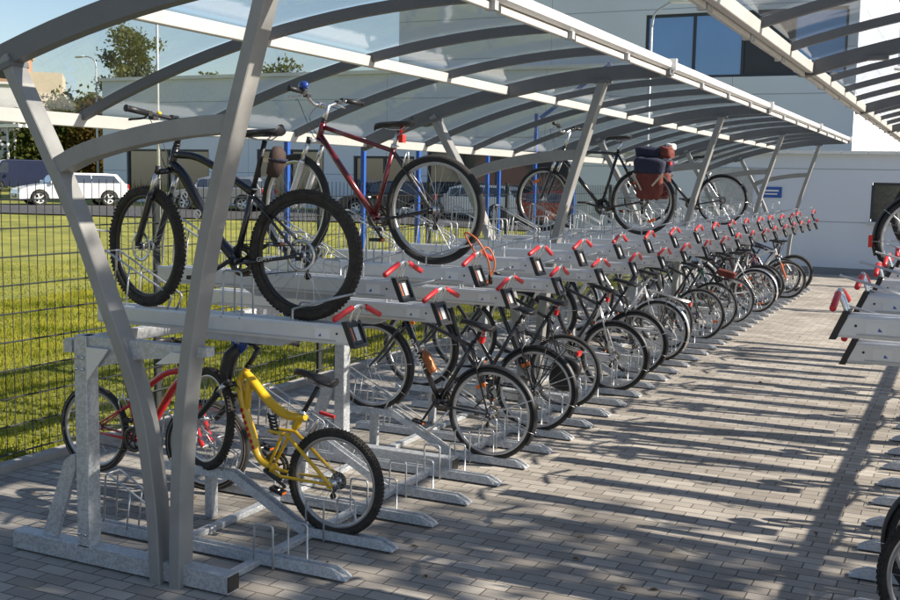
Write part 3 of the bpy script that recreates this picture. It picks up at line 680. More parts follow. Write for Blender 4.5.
    # wheels
    for rear in (True, False):
        M_ = wheel_meshes(r, tw, knob, rimm, rear, disc, wall=wall); c_ = ra if rear else fa
        if not rear: p_ = st @ c_
        else: p_ = c_
        wh = link('wheel', M_[1], root, p_, (0, random.random()*0, 0 if rear else steer)); wh.name = 'wheel'
        link('tyre', M_[0], wh); link('spokes', M_[2], wh); link('hub', M_[3], wh)
        if M_[4]: link('cassette', M_[4], wh)
        if M_[5]: link('brake_disc', M_[5], wh)
        if refl:
            for a in ((.9, ) if refl == 1 else (1.1, 4.24)):
                rr = r*.62; MB().box((rr*math.cos(a), 0, rr*math.sin(a)), (.07, .012, .03), ORANGE, rot=(0, -a+PI/2, 0)).build('reflector', wh)
    # drivetrain (on -y side = bike's right)
    b = MB(); cy = -.05
    for q, rr in enumerate((.088, .07)): b.ring([(rr, cy-.004+q*.008), (rr, cy-.001+q*.008), (rr-.02, cy-.001+q*.008), (rr-.02, cy-.004+q*.008)], CASS if fm is not SILVER else BLACK, c=bb, n=32)
    for i in range(5): a = 2*PI*i/5; b.tube([bb+Vector((0, cy, 0)), bb+Vector((.075*math.cos(a), cy, .075*math.sin(a)))], .006, BLACK, 6)
    cs = b.build('crankset', root)
    for s in (-1, 1):
        a = crankrot+(0 if s < 0 else PI); d = Vector((math.cos(a), 0, math.sin(a))); p0 = bb+Vector((0, s*.07, 0)); p1 = p0+d*.168+Vector((0, s*.008, 0))
        MB().tube([bb+Vector((0, s*.035, 0)), p0, p0+d*.01, p1], [.011, .012, .012, .009], BLACK if fm is not SILVER else CHROME, 8).build('crank_arm', cs)
        b = MB(); b.box(p1+Vector((0, s*.055, 0)), (.085, .012, .02), BLACK); b.box(p1+Vector((0, s*.095, 0)), (.085, .012, .02), BLACK)
        for q in (-1, 1): b.box(p1+Vector((q*.038, s*.075, 0)), (.012, .05, .02), BLACK); b.box(p1+Vector((q*.045, s*.075, 0)), (.003, .04, .012), ORANGE)
        b.cyl(p1, p1+Vector((0, s*.1, 0)), .007, CHROME, 8); b.build('pedal', cs)
    b = MB(); b.tube([ra+Vector((.0, -.047, .045)), bb+Vector((0, -.05, .086))], .0035, CASS, 5); b.tube([ra+Vector((.03, -.047, -.085)), bb+Vector((0, -.05, -.086))], .0035, CASS, 5); b.build('chain', root)
    b = MB(); dl = ra+Vector((.012, -.06, -.04)); b.box(dl, (.035, .02, .035), BLACK); b.tube([dl+Vector((.0, 0, -.01)), dl+Vector((.02, 0, -.07))], .008, BLACK, 6)
    for z_ in (-.02, -.075): b.cyl(dl+Vector((.01, -.006, z_)), dl+Vector((.01, .006, z_)), .018, BLACK, 12)
    b.build('derailleur', root)
    if not disc:
        b = MB()
        for (cc, bx) in ((sc+(ra-sc)*.0+Vector((-.055, 0, 0)), ra+(sc-ra)*((r+.02)/(sc-ra).length)), ):
            for s in (-1, 1): b.tube([bx+Vector((0, s*.025, -.04)), bx+Vector((-.015, s*.03, .02)), bx+Vector((-.02, s*.012, .07))], .0055, CHROME, 6)
        b.build('brake', root)
    if fenders:
        for rear in (True, False):
            c_ = ra if rear else fa; R_ = r+.018; a0, a1 = ((R(35), R(205)) if rear else (R(40), R(195)))
            if fenders is True or fenders == 'black': fmz = BLACK
            else: fmz = fenders
            if rear: aa = np.linspace(R(20), R(200), 22)
            else: aa = np.linspace(R(30), R(215), 22)
            b = MB(); vs = []
            for a in aa:
                for j, (dy, dr) in enumerate(((-.028, -.016), (-.02, -.004), (0, .002), (.02, -.004), (.028, -.016))): vs.append((c_.x+(R_+dr)*math.cos(a), dy, c_.z+(R_+dr)*math.sin(a)))
            b.add(vs, [(i*5+j, i*5+j+1, i*5+6+j, i*5+5+j) for i in range(21) for j in range(4)], fmz, True)
            vs2 = [(v[0]-(v[0]-c_.x)*.006, v[1], v[2]-(v[2]-c_.z)*.006) for v in vs]; b.add(vs2, [(i*5+j, i*5+5+j, i*5+6+j, i*5+j+1) for i in range(21) for j in range(4)], fmz, True)
            ae = aa[-1]-.3
            for s in (-1, 1): b.tube([c_+Vector((0, s*.05, 0)), (c_.x+R_*math.cos(ae), s*.027, c_.z+R_*math.sin(ae))], .0025, CHROME, 5); b.tube([c_+Vector((0, s*.05, 0)), (c_.x+R_*math.cos(ae-.7), s*.027, c_.z+R_*math.sin(ae-.7))], .0025, CHROME, 5)
            if rear: b.build('fender', root)
            else: S(b, 'fender')
    if carrier:
        zt = 2*r+.075; b = MB()
        for y_ in (-.055, 0, .055): b.tube([(sc.x-.05, y_, zt), (-.26, y_, zt)], .005, BLACK if fm is not SILVER else CHROME, 6)
        for x_ in (-.26, -.12, .02): b.tube([(x_, -.055, zt), (x_, .055, zt)], .005, BLACK, 6)
        for s in (-1, 1):
            for x_ in (-.16, -.02): b.tube([(x_, s*.06, zt), (0, s*.06, r)], .005, BLACK, 6)
        cr_ = b.build('carrier', root)
        b = MB(); b.box((-.275, 0, zt-.02), (.02, .09, .035), REDL); b.build('rear_lamp', cr_)
    if tail:
        b = MB(); tp = sc+sdir*(.05); b.box(tp+Vector((-.045, 0, 0)), (.03, .045, .05), REDL); b.cyl(tp+Vector((-.045, 0, .055)), tp+Vector((-.04, 0, .055)), .024, REDL, 12); b.box(tp+Vector((-.02, 0, .01)), (.03, .02, .02), BLACK); b.build('rear_lamp', root)
    if lamp:
        b = MB(); l0 = hb+Vector((.07, 0, .05)); b.tube([l0-Vector((.07, 0, 0)), l0], .005, BLACK, 6); b.cyl(l0, l0+Vector((.05, 0, 0)), .02, CHROME, 12, .03); b.cyl(l0+Vector((.05, 0, 0)), l0+Vector((.055, 0, 0)), .029, WHITE, 12); S(b, 'headlamp')
    if bottle:
        d = (hb-bb); dn = d.normalized(); nn = Vector((-dn.z, 0, dn.x)); p = bb+d*.32+nn*.06
        b = MB(); b.tube([p, p+dn*.02, p+dn*.13, p+dn*.15, p+dn*.17, p+dn*.19], [.03, .036, .036, .034, .018, .015], bottle, 12); b.build('bottle', root)
        b = MB(); b.tube([p-nn*.02, p+nn*.0+Vector((0, .038, 0)), p+nn*.04, p+Vector((0, -.038, 0)), p-nn*.02], .003, CHROME, 5); b.build('bottle_cage', root)
    if stand:
        MB().tube([bb+Vector((-.12, .05, -.02)), bb+Vector((-.02, .13, -.24))], .009, CHROME if stand == 'c' else BLACK, 8).build('kickstand', root)
    root['_'] = 0; del root['_']
    return dict(root=root, bb=bb, ra=ra, fa=fa, hb=hb, ht=ht, sc=sc, sp=sp_top, c=c, st=st)

LEFT = PI   # facing the fence (-x)
UZ = .10-.028+.0
def pxy(k): return Y0+DY*k
def along(a, bpt, off, up_off=0):
    # matrix putting text in the plane y=off running from a to bpt, read from -y ... seen from the +y side of the bike (world -y)
    d = (Vector(bpt)-Vector(a)).normalized(); mid = (Vector(a)+Vector(bpt))/2
    return d, mid
def side_text(s, size, m, B, a, b_, yoff, name='lettering', parent=None):
    # bikes facing -x world: camera sees local +y side; text reads left->right in world = local -x direction
    a, b_ = Vector(a), Vector(b_)
    d = (b_-a).normalized(); mid = (a+b_)/2; nrm = Vector((0, 1, 0)); upv = nrm.cross(d).normalized()
    M_ = Matrix((d, upv, nrm)).transposed().to_4x4(); M_.translation = mid+Vector((0, yoff, 0))
    return text(s, size, m, name, parent or B['root'], M_)

# -- upper tier
B0 = bike('black mountain bike with knobbly tyres and a saddle bag on the nearest upper tray', (-3.05, pxy(0), 1.345), LEFT, r=.335, tw=.055, wb=1.05, frame='mtb', fork='susp', bars='flat', knob=True, rimm=RIMD, disc=True, saddle_z=.965, bar_z=1.03, steer=R(-14), crankrot=2.6)
bbv, rav, htv, hbv = B0['bb'], B0['ra'], B0['ht'], B0['hb']
side_text('GIANT', .034, SILVER, B0, bbv+Vector((-.09, .0, .0)), rav+Vector((.07, 0, 0)), .062)
dd = hbv-bbv
for (t, ch) in ((.72, 'e'), (.52, 'e')): side_text(ch, .11, WHITEF, B0, bbv+dd*(t+.05), bbv+dd*(t-.05), .03)
b = MB(); sp = B0['sp']; b.tube([sp+Vector((-.075, 0, -.03)), sp+Vector((-.08, 0, -.06)), sp+Vector((-.075, 0, -.12)), sp+Vector((-.045, 0, -.175)), sp+Vector((-.04, 0, -.18))], [.025, .05, .058, .04, .015], BROWN, 12, flat=.75)
b.ring([(.056, -.006), (.056, .006), (.05, .006), (.05, -.006)], NAVY, c=sp+Vector((-.077, 0, -.1)), n=16, axis='z'); bg_ = b.build('saddle_bag', B0['root'])
b = MB(); b.box(sp+Vector((-.05, .05, -.1)), (.05, .004, .02), CHROME); b.build('buckle', bg_)
cc = B0['c']; b = MB(); b.cyl(cc+Vector((-.01, .1, .012)), cc+Vector((.0, .1, .02)), .012, DRY, 10); o = link('bell', b.mesh('bell'), B0['root']); o.data.transform(B0['st'])
B1 = bike('maroon mountain bike with silver fork, blue bell and red saddle lamp on a raised tray', (-3.06, pxy(3), 1.535), LEFT, r=.35, tw=.05, wb=1.06, frame='diamond', fm=MAROON, fm2=BFRAME, fork='susp', forkm=SILVER, bars='riser', barm=CHROME, rimm=RIM, saddle_z=.9, bar_z=1.02, tail=True, gripm=BLACK, steer=R(-16), fenders=None, crankrot=.9)
b = MB(); aa = np.linspace(R(70), R(150), 10); vs = []
for a in aa:
    for dy, dr in ((-.03, -.01), (0, .003), (.03, -.01)): vs.append(((.376+dr)*math.cos(a), dy, .35+(.376+dr)*math.sin(a)))
b.add(vs, [(i*3+j, i*3+j+1, i*3+4+j, i*3+3+j) for i in range(9) for j in range(2)], YELLOW, True); 
cc = B1['c']; b2 = MB(); b2.tube([cc+Vector((-.05, .2, .07)), cc+Vector((-.05, .2, .09)), cc+Vector((-.05, .2, .115)), cc+Vector((-.05, .2, .12))], [.022, .03, .022, .008], BLUEF, 12, flat=1.5); o = link('bell', b2.mesh('bell'), B1['root']); o.data.transform(B1['st'])
B2 = bike('black trekking bike carrying navy and brick-red panniers on a raised tray', (-3.1, pxy(13), 1.535), LEFT, r=.35, tw=.045, wb=1.12, frame='diamond', fork='susp', bars='riser', barm=CHROME, gripm=BLACK, saddle_z=1.03, bar_z=1.08, carrier=True, steer=R(-10), refl=2, fenders=None, crankrot=3.4)
def lump(c, d, m, seed, amp=.025, par=None, name='bag', taper=.9):
    rg = random.Random(seed); n = 12; m_ = 10; vs = []
    for i in range(m_+1):
        ph = PI*i/m_
        for j in range(n):
            th = 2*PI*j/n; e = .45
            sg = lambda v: math.copysign(abs(v)**e, v)
            x = sg(math.sin(ph))*sg(math.cos(th)); y = sg(math.sin(ph))*sg(math.sin(th)); z = -sg(math.cos(ph))
            k = (taper if z < 0 else 1)
            a = amp*(rg.random()-.5)*2
            vs.append((c[0]+x*d[0]/2*k+a, c[1]+y*d[1]/2*k+a*.5, c[2]+z*d[2]/2+a*.7+amp*.5*math.sin(7*x+seed)))
    fs = [(i*n+j, i*n+(j+1) % n, (i+1)*n+(j+1) % n, (i+1)*n+j) for i in range(m_) for j in range(n)]
    b = MB(); b.add(vs, fs, m, True); o = b.build(name, par); q = o.modifiers.new('s', 'SUBSURF'); q.levels = 1; q.render_levels = 1; return o
for s_ in (1, -1):
    o = lump((-.10, s_*.15, .53), (.32, .13, .30), BRICKRED, 5+s_, .02, B2['root'], 'pannier')
    lump((-.09, s_*.155, .72), (.36, .15, .17), NAVY, 9+s_, .022, o, 'flap')
    b = MB(); b.box((.01, s_*.222, .56), (.016, .006, .2), SKINB, rot=(0, .5, 0)); b.build('strap', o); b = MB(); b.box((-.2, s_*.224, .58), (.018, .006, .16), SKINB, rot=(0, -.7, 0)); b.build('strap', o)
lump((-.06, 0, .86), (.33, .26, .13), NAVY, 3, .02, B2['root'], 'top_bag'); lump((-.24, 0.02, .87), (.14, .22, .12), BRICKRED, 4, .02, B2['root'], 'top_bag'); lump((-.27, -.02, .93), (.1, .14, .06), WHITE, 4, .015, B2['root'], 'rolled_cloth')
B3 = bike('dark bike with slim tyres on the farthest occupied upper tray', (-3.1, pxy(21), 1.52), LEFT, r=.345, tw=.035, wb=1.05, frame='diamond', fork='rigid', bars='flat', saddle_z=.95, bar_z=1.0, fenders=True, tail=True, crankrot=.4)
# -- lower tier
RH = .262
B4 = bike('yellow full-suspension child bike with its front wheel in a raised rail', (-3.16, pxy(1), .045), LEFT, r=.312, tw=.05, wb=.98, frame='fullsus', fm=YELLOW, fork='susp', forkm=BLACK, bars='kid', knob=True, saddle_z=.86, bar_z=.88, tail=None, pitch=math.asin(RH/.98), steer=R(-25), rimm=RIM, crankrot=.2, wall=None)
dd = B4['hb']-B4['bb']; hb4, bb4 = B4['hb'], B4['bb']
b = MB()
for q in range(7):
    t_ = .12+q*.115; c_ = Vector((.725, .0345, .52)).lerp(Vector((.53, .0345, .25)), t_); b.box(c_, (.022, .004, .018), REDP, rot=(0, -.95, 0))
b.build('red_marks', B4['root'])
b = MB(); sp = B4['sp']; b.box(sp+Vector((-.10, 0, -.14)), (.1, .02, .016), REDL, rot=(0, .1, 0)); b.build('rear_lamp', B4['root'])
cc = B4['c']; b = MB()
for q in range(5): b.ring([(.062-.006*q+.005, -.005), (.062-.006*q+.005, .005), (.062-.006*q-.005, .005), (.062-.006*q-.005, -.005)], BLUEF, c=cc+Vector((.07, .03+.008*q, -.03)), n=26)
o = link('coiled_lock', b.mesh('coiled_lock'), B4['root']); o.data.transform(B4['st'])
b = MB(); b.tube([cc+Vector((.05, .05, -.05)), cc+Vector((.08, .06, -.12)), cc+Vector((.07, .06, -.22)), cc+Vector((.04, .05, -.3))], [.03, .05, .048, .02], BLACK, 10, flat=.8); o = link('bar_bag', b.mesh('bar_bag'), B4['root']); o.data.transform(B4['st'])
B5 = bike('small red bike facing the other way, at the fence side beside the yellow bike', (-5.34, pxy(2)-.12, .02), 0, r=.305, tw=.045, wb=.96, frame='mtb', fm=REDP, fork='susp', forkm=REDP, bars='kid', saddle_z=.84, bar_z=.94, rimm=RIM, fenders=None, wall=SKINB, pitch=.0, crankrot=1.2, steer=R(10))
B6 = bike('black hybrid bike with white lettering on its down tube and an orange bottle', (-3.06, pxy(5), .045), LEFT, r=.345, tw=.04, wb=1.04, frame='diamond', fm=BFRAME, fork='rigid', bars='flat', refl=1, saddle_z=.95, bar_z=1.02, pitch=math.asin(RH/1.04), fenders='black', bottle=mat('copper_bottle', (.35, .13, .05), .35, .5, .1, 20), tail=True, stand='c', crankrot=1.9)
side_text("B'TWIN", .075, WHITEF, B6, B6['hb']+(B6['bb']-B6['hb'])*.05, B6['bb']+(B6['hb']-B6['bb'])*.25, .021)
B7 = bike('black city bike with full mudguards and carrier behind the lettered hybrid', (-3.1, pxy(7), .045), LEFT, r=.35, tw=.04, wb=1.1, frame='city', fm=BFRAME, fork='rigid', bars='city', carrier=True, refl=1, fenders='black', saddle_z=.96, bar_z=1.08, lamp=True, pitch=math.asin(RH/1.1), stand='b')
lump((-.17, -.11, .53), (.26, .09, .28), BLACK, 12, .015, B7['root'], 'side_bag')
B8 = bike('silver and black mountain bike with short mudguards in the middle of the lower row', (-3.05, pxy(11), .045), LEFT, r=.345, tw=.045, wb=1.06, frame='diamond', fm=BFRAME, fm2=SILVER, fork='susp', forkm=BLACK, bars='flat', fenders='black', saddle_z=.97, bar_z=1.03, pitch=math.asin(RH/1.06), tail=True)
B9 = bike('silver low-step city bike with chrome mudguards and red rear reflector', (-3.14, pxy(15), .045), LEFT, r=.355, tw=.04, wb=1.1, frame='city', fm=SILVER, fork='rigid', bars='city', barm=CHROME, fenders=CHROME, carrier=True, saddle_z=.98, bar_z=1.1, lamp=True, pitch=math.asin(RH/1.1), refl=0)
B10 = bike('dark green bike with a red bag on the carrier, beyond the silver city bike', (-3.15, pxy(21), .045), LEFT, r=.345, tw=.04, wb=1.08, frame='diamond', fm=GREENP, fork='rigid', bars='riser', fenders=None, carrier=True, refl=2, saddle_z=.98, bar_z=1.04, pitch=math.asin(RH/1.08))
lump((-.05, 0, .84), (.3, .13, .1), BRICKRED, 14, .012, B10['root'], 'carrier_bag')
bike('black bike with thin tyres just behind the dark green one', (-3.1, pxy(23), .045), LEFT, r=.345, tw=.035, wb=1.05, fork='rigid', bars='flat', saddle_z=.98, bar_z=1.0, pitch=math.asin(RH/1.05))
bike('white and black bike with chrome mudguards, third from the far end of the lower row', (-3.02, pxy(26), .045), LEFT, r=.35, tw=.04, wb=1.08, frame='city', fm=WHITEF, fork='rigid', bars='city', barm=CHROME, fenders=CHROME, refl=2, saddle_z=.96, bar_z=1.05)
bike('white and orange mountain bike parked handlebars outwards near the far end', (-3.95, pxy(31), .05), 0, r=.345, tw=.05, wb=1.05, frame='mtb', fm=WHITEF, fork='susp', forkm=ORANGEC, bars='flat', saddle_z=.95, bar_z=1.05, steer=R(10))
bike('black mountain bike with wide knobbly tyres at the far end of the lower row', (-2.98, pxy(34), .045), LEFT, r=.36, tw=.065, wb=1.08, frame='mtb', fork='susp', bars='flat', knob=False, saddle_z=.98, bar_z=1.05)
bike('black bike with silver crowned fork just beyond the black city bike with carrier', (-3.2, pxy(9), .045), LEFT, r=.34, tw=.042, wb=1.05, frame='diamond', fm=BFRAME, fork='susp', bars='riser', fenders=None, saddle_z=.93, bar_z=1.0, pitch=math.asin(RH/1.05), tail=True)
bike('grey hybrid bike half hidden between the silver city bike and a shelter post', (-3.3, pxy(17), .045), LEFT, r=.34, tw=.04, wb=1.05, frame='diamond', fm=mat('grey_bike_paint', (.08, .08, .085), .3, 0, .1, 10, coat=.4), fork='susp', bars='riser', saddle_z=.95, bar_z=1.02, pitch=math.asin(RH/1.05))
for k, nm, kw in ((13, 'black bike with a dark saddle just before the silver low-step city bike', dict(fenders='black')), (19, 'black bike just before the dark green one in the lower row', dict(fork='susp')), (28, 'dark bike just beyond the white city bike with chrome mudguards', dict(fenders='black')), (29, 'maroon bike among the far lower bikes, before the white and orange one', dict(fm=MAROON)), (33, 'dark blue bike between the white and orange bike and the last one', dict(fm=NAVYP))):
    kw2 = dict(r=.343, tw=.042, wb=1.05, saddle_z=.95, bar_z=1.02); kw2.update(kw)
    bike(nm, (-3.12, pxy(k), .045), LEFT, pitch=math.asin(RH/1.05) if k % 2 else 0, **kw2)
# -- right rack
RB = 'bikes at the right edge'
bike('black bike with red rear lamp on an upper tray at the right edge', (-.27, RY0+DY*8, 1.36), 0, r=.345, tw=.045, wb=1.05, frame='diamond', carrier=False, fenders='black', tail=True, saddle_z=.97, bar_z=1.03, group=RB)
b = MB(); b.box((-.37, 0, .33), (.03, .05, .09), REDL); b.build('rear_reflector', bpy.data.objects['bicycle'] if False else [o for o in bpy.data.objects if o.name.startswith('bicycle') and o.get('group') == RB][-1])
for i, (k, nm, kw) in enumerate(((2, 'black bike on the ground tier at the right edge, farther one', dict(fm=BFRAME, fenders='black')), (1, 'silver bike on the ground tier in the bottom right corner', dict(fm=SILVER, knob=True, fork='susp')), (5, 'blue bike on the ground tier of the right rack', dict(fm=BLUEF)), (9, 'maroon bike on the ground tier of the right rack', dict(fm=MAROON)))):
    kw2 = dict(r=.345, tw=.045, wb=1.05, saddle_z=.96, bar_z=1.02, fork='rigid'); kw2.update(kw)
    bike(nm, (.08 if i < 2 else 0.12, RY0+DY*k, .045), 0, group=RB, **kw2)

for i, k in enumerate((9, 12, 14, 17, 19)):  # upper bikes added mostly out of view to deepen the aisle shade
    nm = f"{['black', 'silver', 'maroon', 'dark green', 'blue'][i]} bike added for shade on right rack, {ordn(i+1)} upper bike from its near end"
    bike(nm, (-.20, RY0+DY*k, 1.36 if k % 2 == 0 else 1.535), 0, group=RB, r=.345, tw=.045, wb=1.05, saddle_z=.96, bar_z=1.02, fork='rigid' if i % 2 else 'susp', fm=[BFRAME, SILVER, MAROON, GREENP, BLUEF][i], fenders='black' if i % 2 else None)
for i, k in enumerate((3, 7, 12, 15)):  # extra ground-tier bikes, added only for their shadows across the aisle
    nm = f"{['white', 'dark green', 'silver', 'black'][i]} bike added for shade low on the right rack, hidden behind others"
    bike(nm, (.12, RY0+DY*k, .045), 0, group=RB, r=.345, tw=.045, wb=1.05, saddle_z=.96, bar_z=1.02, fm=[WHITEF, GREENP, SILVER, BFRAME][i], fenders='black' if i % 2 else None)

# orange cable lock hanging from the raised tray handle
b = MB(); y_ = pxy(3)
b.tube(arc([(-2.75, y_-.03, 1.62), (-2.80, y_-.10, 1.75), (-2.72, y_-.1, 1.72), (-2.66, y_-.06, 1.60), (-2.66, y_-.0, 1.46), (-2.7, y_+.03, 1.44), (-2.66, y_+.06, 1.55), (-2.7, y_+.04, 1.66), (-2.75, y_-.03, 1.62)], 5), .006, ORANGEC, 8)
b.tube([(-2.66, y_-.01, 1.49), (-2.67, y_+.02, 1.44)], .014, BLACK, 10); tag(b.build('cable_lock'), 'orange cable lock looped over the handle of the maroon bike tray', 'bike lock')

# ------------------------------------------------------------------ mesh fence
fr = empty('mesh_fence', (-6.02, 3, 0), 'dark wire mesh fence running along the lawn behind the left rack', 'fence')
FY0, FY1 = -.5, 22.5
panel = 2.5; i = 0
y = FY0
def fence_panel():
    b = MB(); n = int(panel/.078)
    for q in range(n): b.tube([(0, .03+q*.078, .04), (0, .03+q*.078, 2.03)], .0042, FENCEM, 4, cap=False)
    z = .08
    while z < 2.0:
        for s in (-1, 1): b.tube([(s*.006, 0, z), (s*.006, panel, z)], .005, FENCEM, 4, cap=False)
        z += .2 if True else 0
    return b.mesh('mesh_panel')
FP = fence_panel()
b = MB(); b.beam((0, 0, 0), (0, 0, 2.03), .04, .06, FENCEM, (0, 1, 0)); b.box((0, 0, 2.035), (.045, .065, .01), BLACK); PM = b.mesh('fence_post')
while y < FY1:
    link('mesh_panel', FP, fr, (0, y-3, 0)); link('fence_post', PM, fr, (-.03, y-3, 0)); y += panel
link('fence_post', PM, fr, (-.03, y-3, 0))
fr.location = (-6.02, 3, 0)
# white tag on the fence
tg = empty('cable_tag', (-5.98, 6.1, 1.72), 'small white tag with a grey bar and blue clip hanging on the mesh fence', 'tag')
MB().box((.0, 0, .03), (.012, .07, .16), WHITE).build('white_card', tg)
b = MB(); b.tube([(.02, .0, -.04), (.04, .1, -.07), (.04, .26, -.09)], .008, WIRE, 6); b.box((.04, .3, -.12), (.03, .08, .09), BLUEP); b.build('clip', tg)

# ------------------------------------------------------------------ blue posts beyond the fence
gb = 'blue steel posts beyond the fence'; NP = 0
for i, (px_y, h_, st_) in enumerate(((13.24, 2.6, 0), (15.44, 2.6, 0), (17.4, 2.6, 0), (20.5, 2.7, 0), (21.1, 2.4, 0), (23.2, 3.6, 1), (25.9, 2.7, 0))):
    o = MB().beam((-9, px_y, -.05), (-9, px_y, h_), .07, .07, BLUEST, (0, 1, 0)).build('blue_post')
    if st_:
        tag(o, 'tall blue steel post with a sloping strut, the only one of them that branches', 'post', gb)
        MB().beam((-9+.1, px_y, h_-.1), (-7.4, px_y+.3, h_+1.1), .08, .08, BLUEST).build('strut', o)
    else: tag(o, f"plain blue steel post beyond the fence, {ordn(NP)} plain one from the left", 'post', gb); NP += 1

# ------------------------------------------------------------------ buildings
def wallmat(name, c, seam_h=1.05, seam_w=0, var=.05):
    m = bpy.data.materials.new(name); m.use_nodes = True; nt = m.node_tree; N = nt.nodes; L = nt.links; b = N['Principled BSDF']; b.inputs['Roughness'].default_value = .55
    tc = N.new('ShaderNodeTexCoord'); sx = N.new('ShaderNodeSeparateXYZ'); L.new(tc.outputs['Object'], sx.inputs[0])
    def line(sock, period, wdt, off=0):
        a = N.new('ShaderNodeMath'); a.operation = 'ADD'; a.inputs[1].default_value = off; L.new(sock, a.inputs[0])
        q = N.new('ShaderNodeMath'); q.operation = 'PINGPONG'; q.inputs[1].default_value = period/2; L.new(a.outputs[0], q.inputs[0])
        l = N.new('ShaderNodeMath'); l.operation = 'LESS_THAN'; l.inputs[1].default_value = wdt; L.new(q.outputs[0], l.inputs[0]); return l.outputs[0]
    l1 = line(sx.outputs['Z'], seam_h, .012, .0); l2 = line(sx.outputs['X'], 4.8, .008, .7); lm = N.new('ShaderNodeMath'); lm.operation = 'MAXIMUM'; L.new(l1, lm.inputs[0]); L.new(l2, lm.inputs[1]); ln = lm.outputs[0]
    nz = N.new('ShaderNodeTexNoise'); nz.inputs['Scale'].default_value = .5; nz.inputs['Detail'].default_value = 8; L.new(tc.outputs['Object'], nz.inputs[0])
    rp = N.new('ShaderNodeValToRGB'); L.new(nz.outputs['Fac'], rp.inputs[0]); rp.color_ramp.elements[0].position = .3; rp.color_ramp.elements[1].position = .7
    rp.color_ramp.elements[0].color = (*[x*(1-var) for x in c], 1); rp.color_ramp.elements[1].color = (*[x*(1+var) for x in c], 1)
    mx = N.new('ShaderNodeMixRGB'); L.new(ln, mx.inputs[0]); L.new(rp.outputs[0], mx.inputs[1]); mx.inputs[2].default_value = (*[x*.55 for x in c], 1)
    L.new(mx.outputs[0], b.inputs['Base Color']); return m
PANEL = wallmat('grey_metal_cladding', (.64, .69, .77), 1.08)
PANELD = wallmat('darker_cladding', (.62, .67, .75), 1.25)
FRAME = mat('dark_window_frame', (.03, .035, .045), .4, 0, .1, 3)
COPING = mat('white_coping', (.75, .75, .73), .5, 0, .05, 3)
def window(b_parent, x0, x1, z0, z1, y, glass, nmul=1, dark=None, dy=-1):
    b = MB(); t = .07
    b.beam((x0, y, z0), (x1, y, z0), .1, t, FRAME); b.beam((x0, y, z1), (x1, y, z1), .1, t, FRAME)
    for i in range(nmul+1): x = x0+(x1-x0)*i/nmul; b.beam((x, y, z0+t/2), (x, y, z1-t/2), t, .1, FRAME, (0, 1, 0))
    f = b.build('window', b_parent)
    for i in range(nmul):
        xa = x0+(x1-x0)*i/nmul+t/2; xb = x0+(x1-x0)*(i+1)/nmul-t/2
        MB().box(((xa+xb)/2, y+.0, (z0+z1)/2), (xb-xa, .012, z1-z0-t), (FRAME if dark is not None and i in dark else glass)).build('pane', f)
    return f
# long low building
lb = empty('low_building', (0, 42, -1.13), 'long low grey clad building with dark windows behind the left shelter', 'building')
LX0, LX1, LH = -25.7, -8.6, 5.05
def wall_with_holes(name, parent, x0, x1, h, holes, m, y=0, th=.25, depth=14):
    b = MB(); hs = sorted(holes); x = x0; zb = -.1
    for (a, c, z0, z1) in hs:
        if a > x: b.box(((x+a)/2, y+th/2, (h+zb)/2), (a-x, th, h-zb), m)
        b.box(((a+c)/2, y+th/2, (z0+zb)/2), (c-a, th, z0-zb), m); b.box(((a+c)/2, y+th/2, (h+z1)/2), (c-a, th, h-z1), m); x = c
    if x < x1: b.box(((x+x1)/2, y+th/2, (h+zb)/2), (x1-x, th, h-zb), m)
    b.box((x0+th/2, y+th+depth/2, h/2), (th, depth, h), m); b.box((x1-th/2, y+th+depth/2, h/2), (th, depth, h), m)
    return b.build(name, parent)
holes = [(-24.7, -21.4, 1.4, 2.85), (-19.6, -17.2, 1.3, 2.87), (-16.2, -14.2, 1.3, 2.7), (-13.8, -9.6, 1.3, 2.87)]
wall_with_holes('wall', lb, LX0, LX1, LH, holes, PANEL)
MB().box(((LX0+LX1)/2, 7.2, LH+.02), (LX1-LX0+.1, 14.6, .1), COPING).build('roof', lb)
for (a, c, z0, z1), nm in zip(holes, (2, 2, 2, 4)): window(lb, a+.03, c-.03, z0+.03, z1-.03, .1, WINMAT, nm)
MB().box((-24.1, -.02, 3.35), (.4, .03, .05), FRAME).build('vent', lb)
# tall block
tb = empty('tall_building', (0, 42.2, -1.13), 'tall grey clad block with a dark ribbon window, behind the far end of the shelters', 'building')
TX0, TX1, TH = -14.9, -2.62, 11
th_h = [(-7.75, -3.0, 4.95, 5.95+.0)]
b = MB(); b.box(((TX0+TX1)/2, 6.2, 7.5), (0.01, .01, .01), PANEL)
wall_with_holes('wall', tb, TX0, TX1, TH, [(-7.75, -2.85, 4.75, 6.35)], PANEL)
window(tb, -7.72, -2.88, 4.78, 6.32, .1, WINBLUE, 4, dark=(2,))
MB().box(((TX0+TX1)/2, 7.2, TH+.02), (TX1-TX0+.1, 14.6, .1), COPING).build('roof', tb)
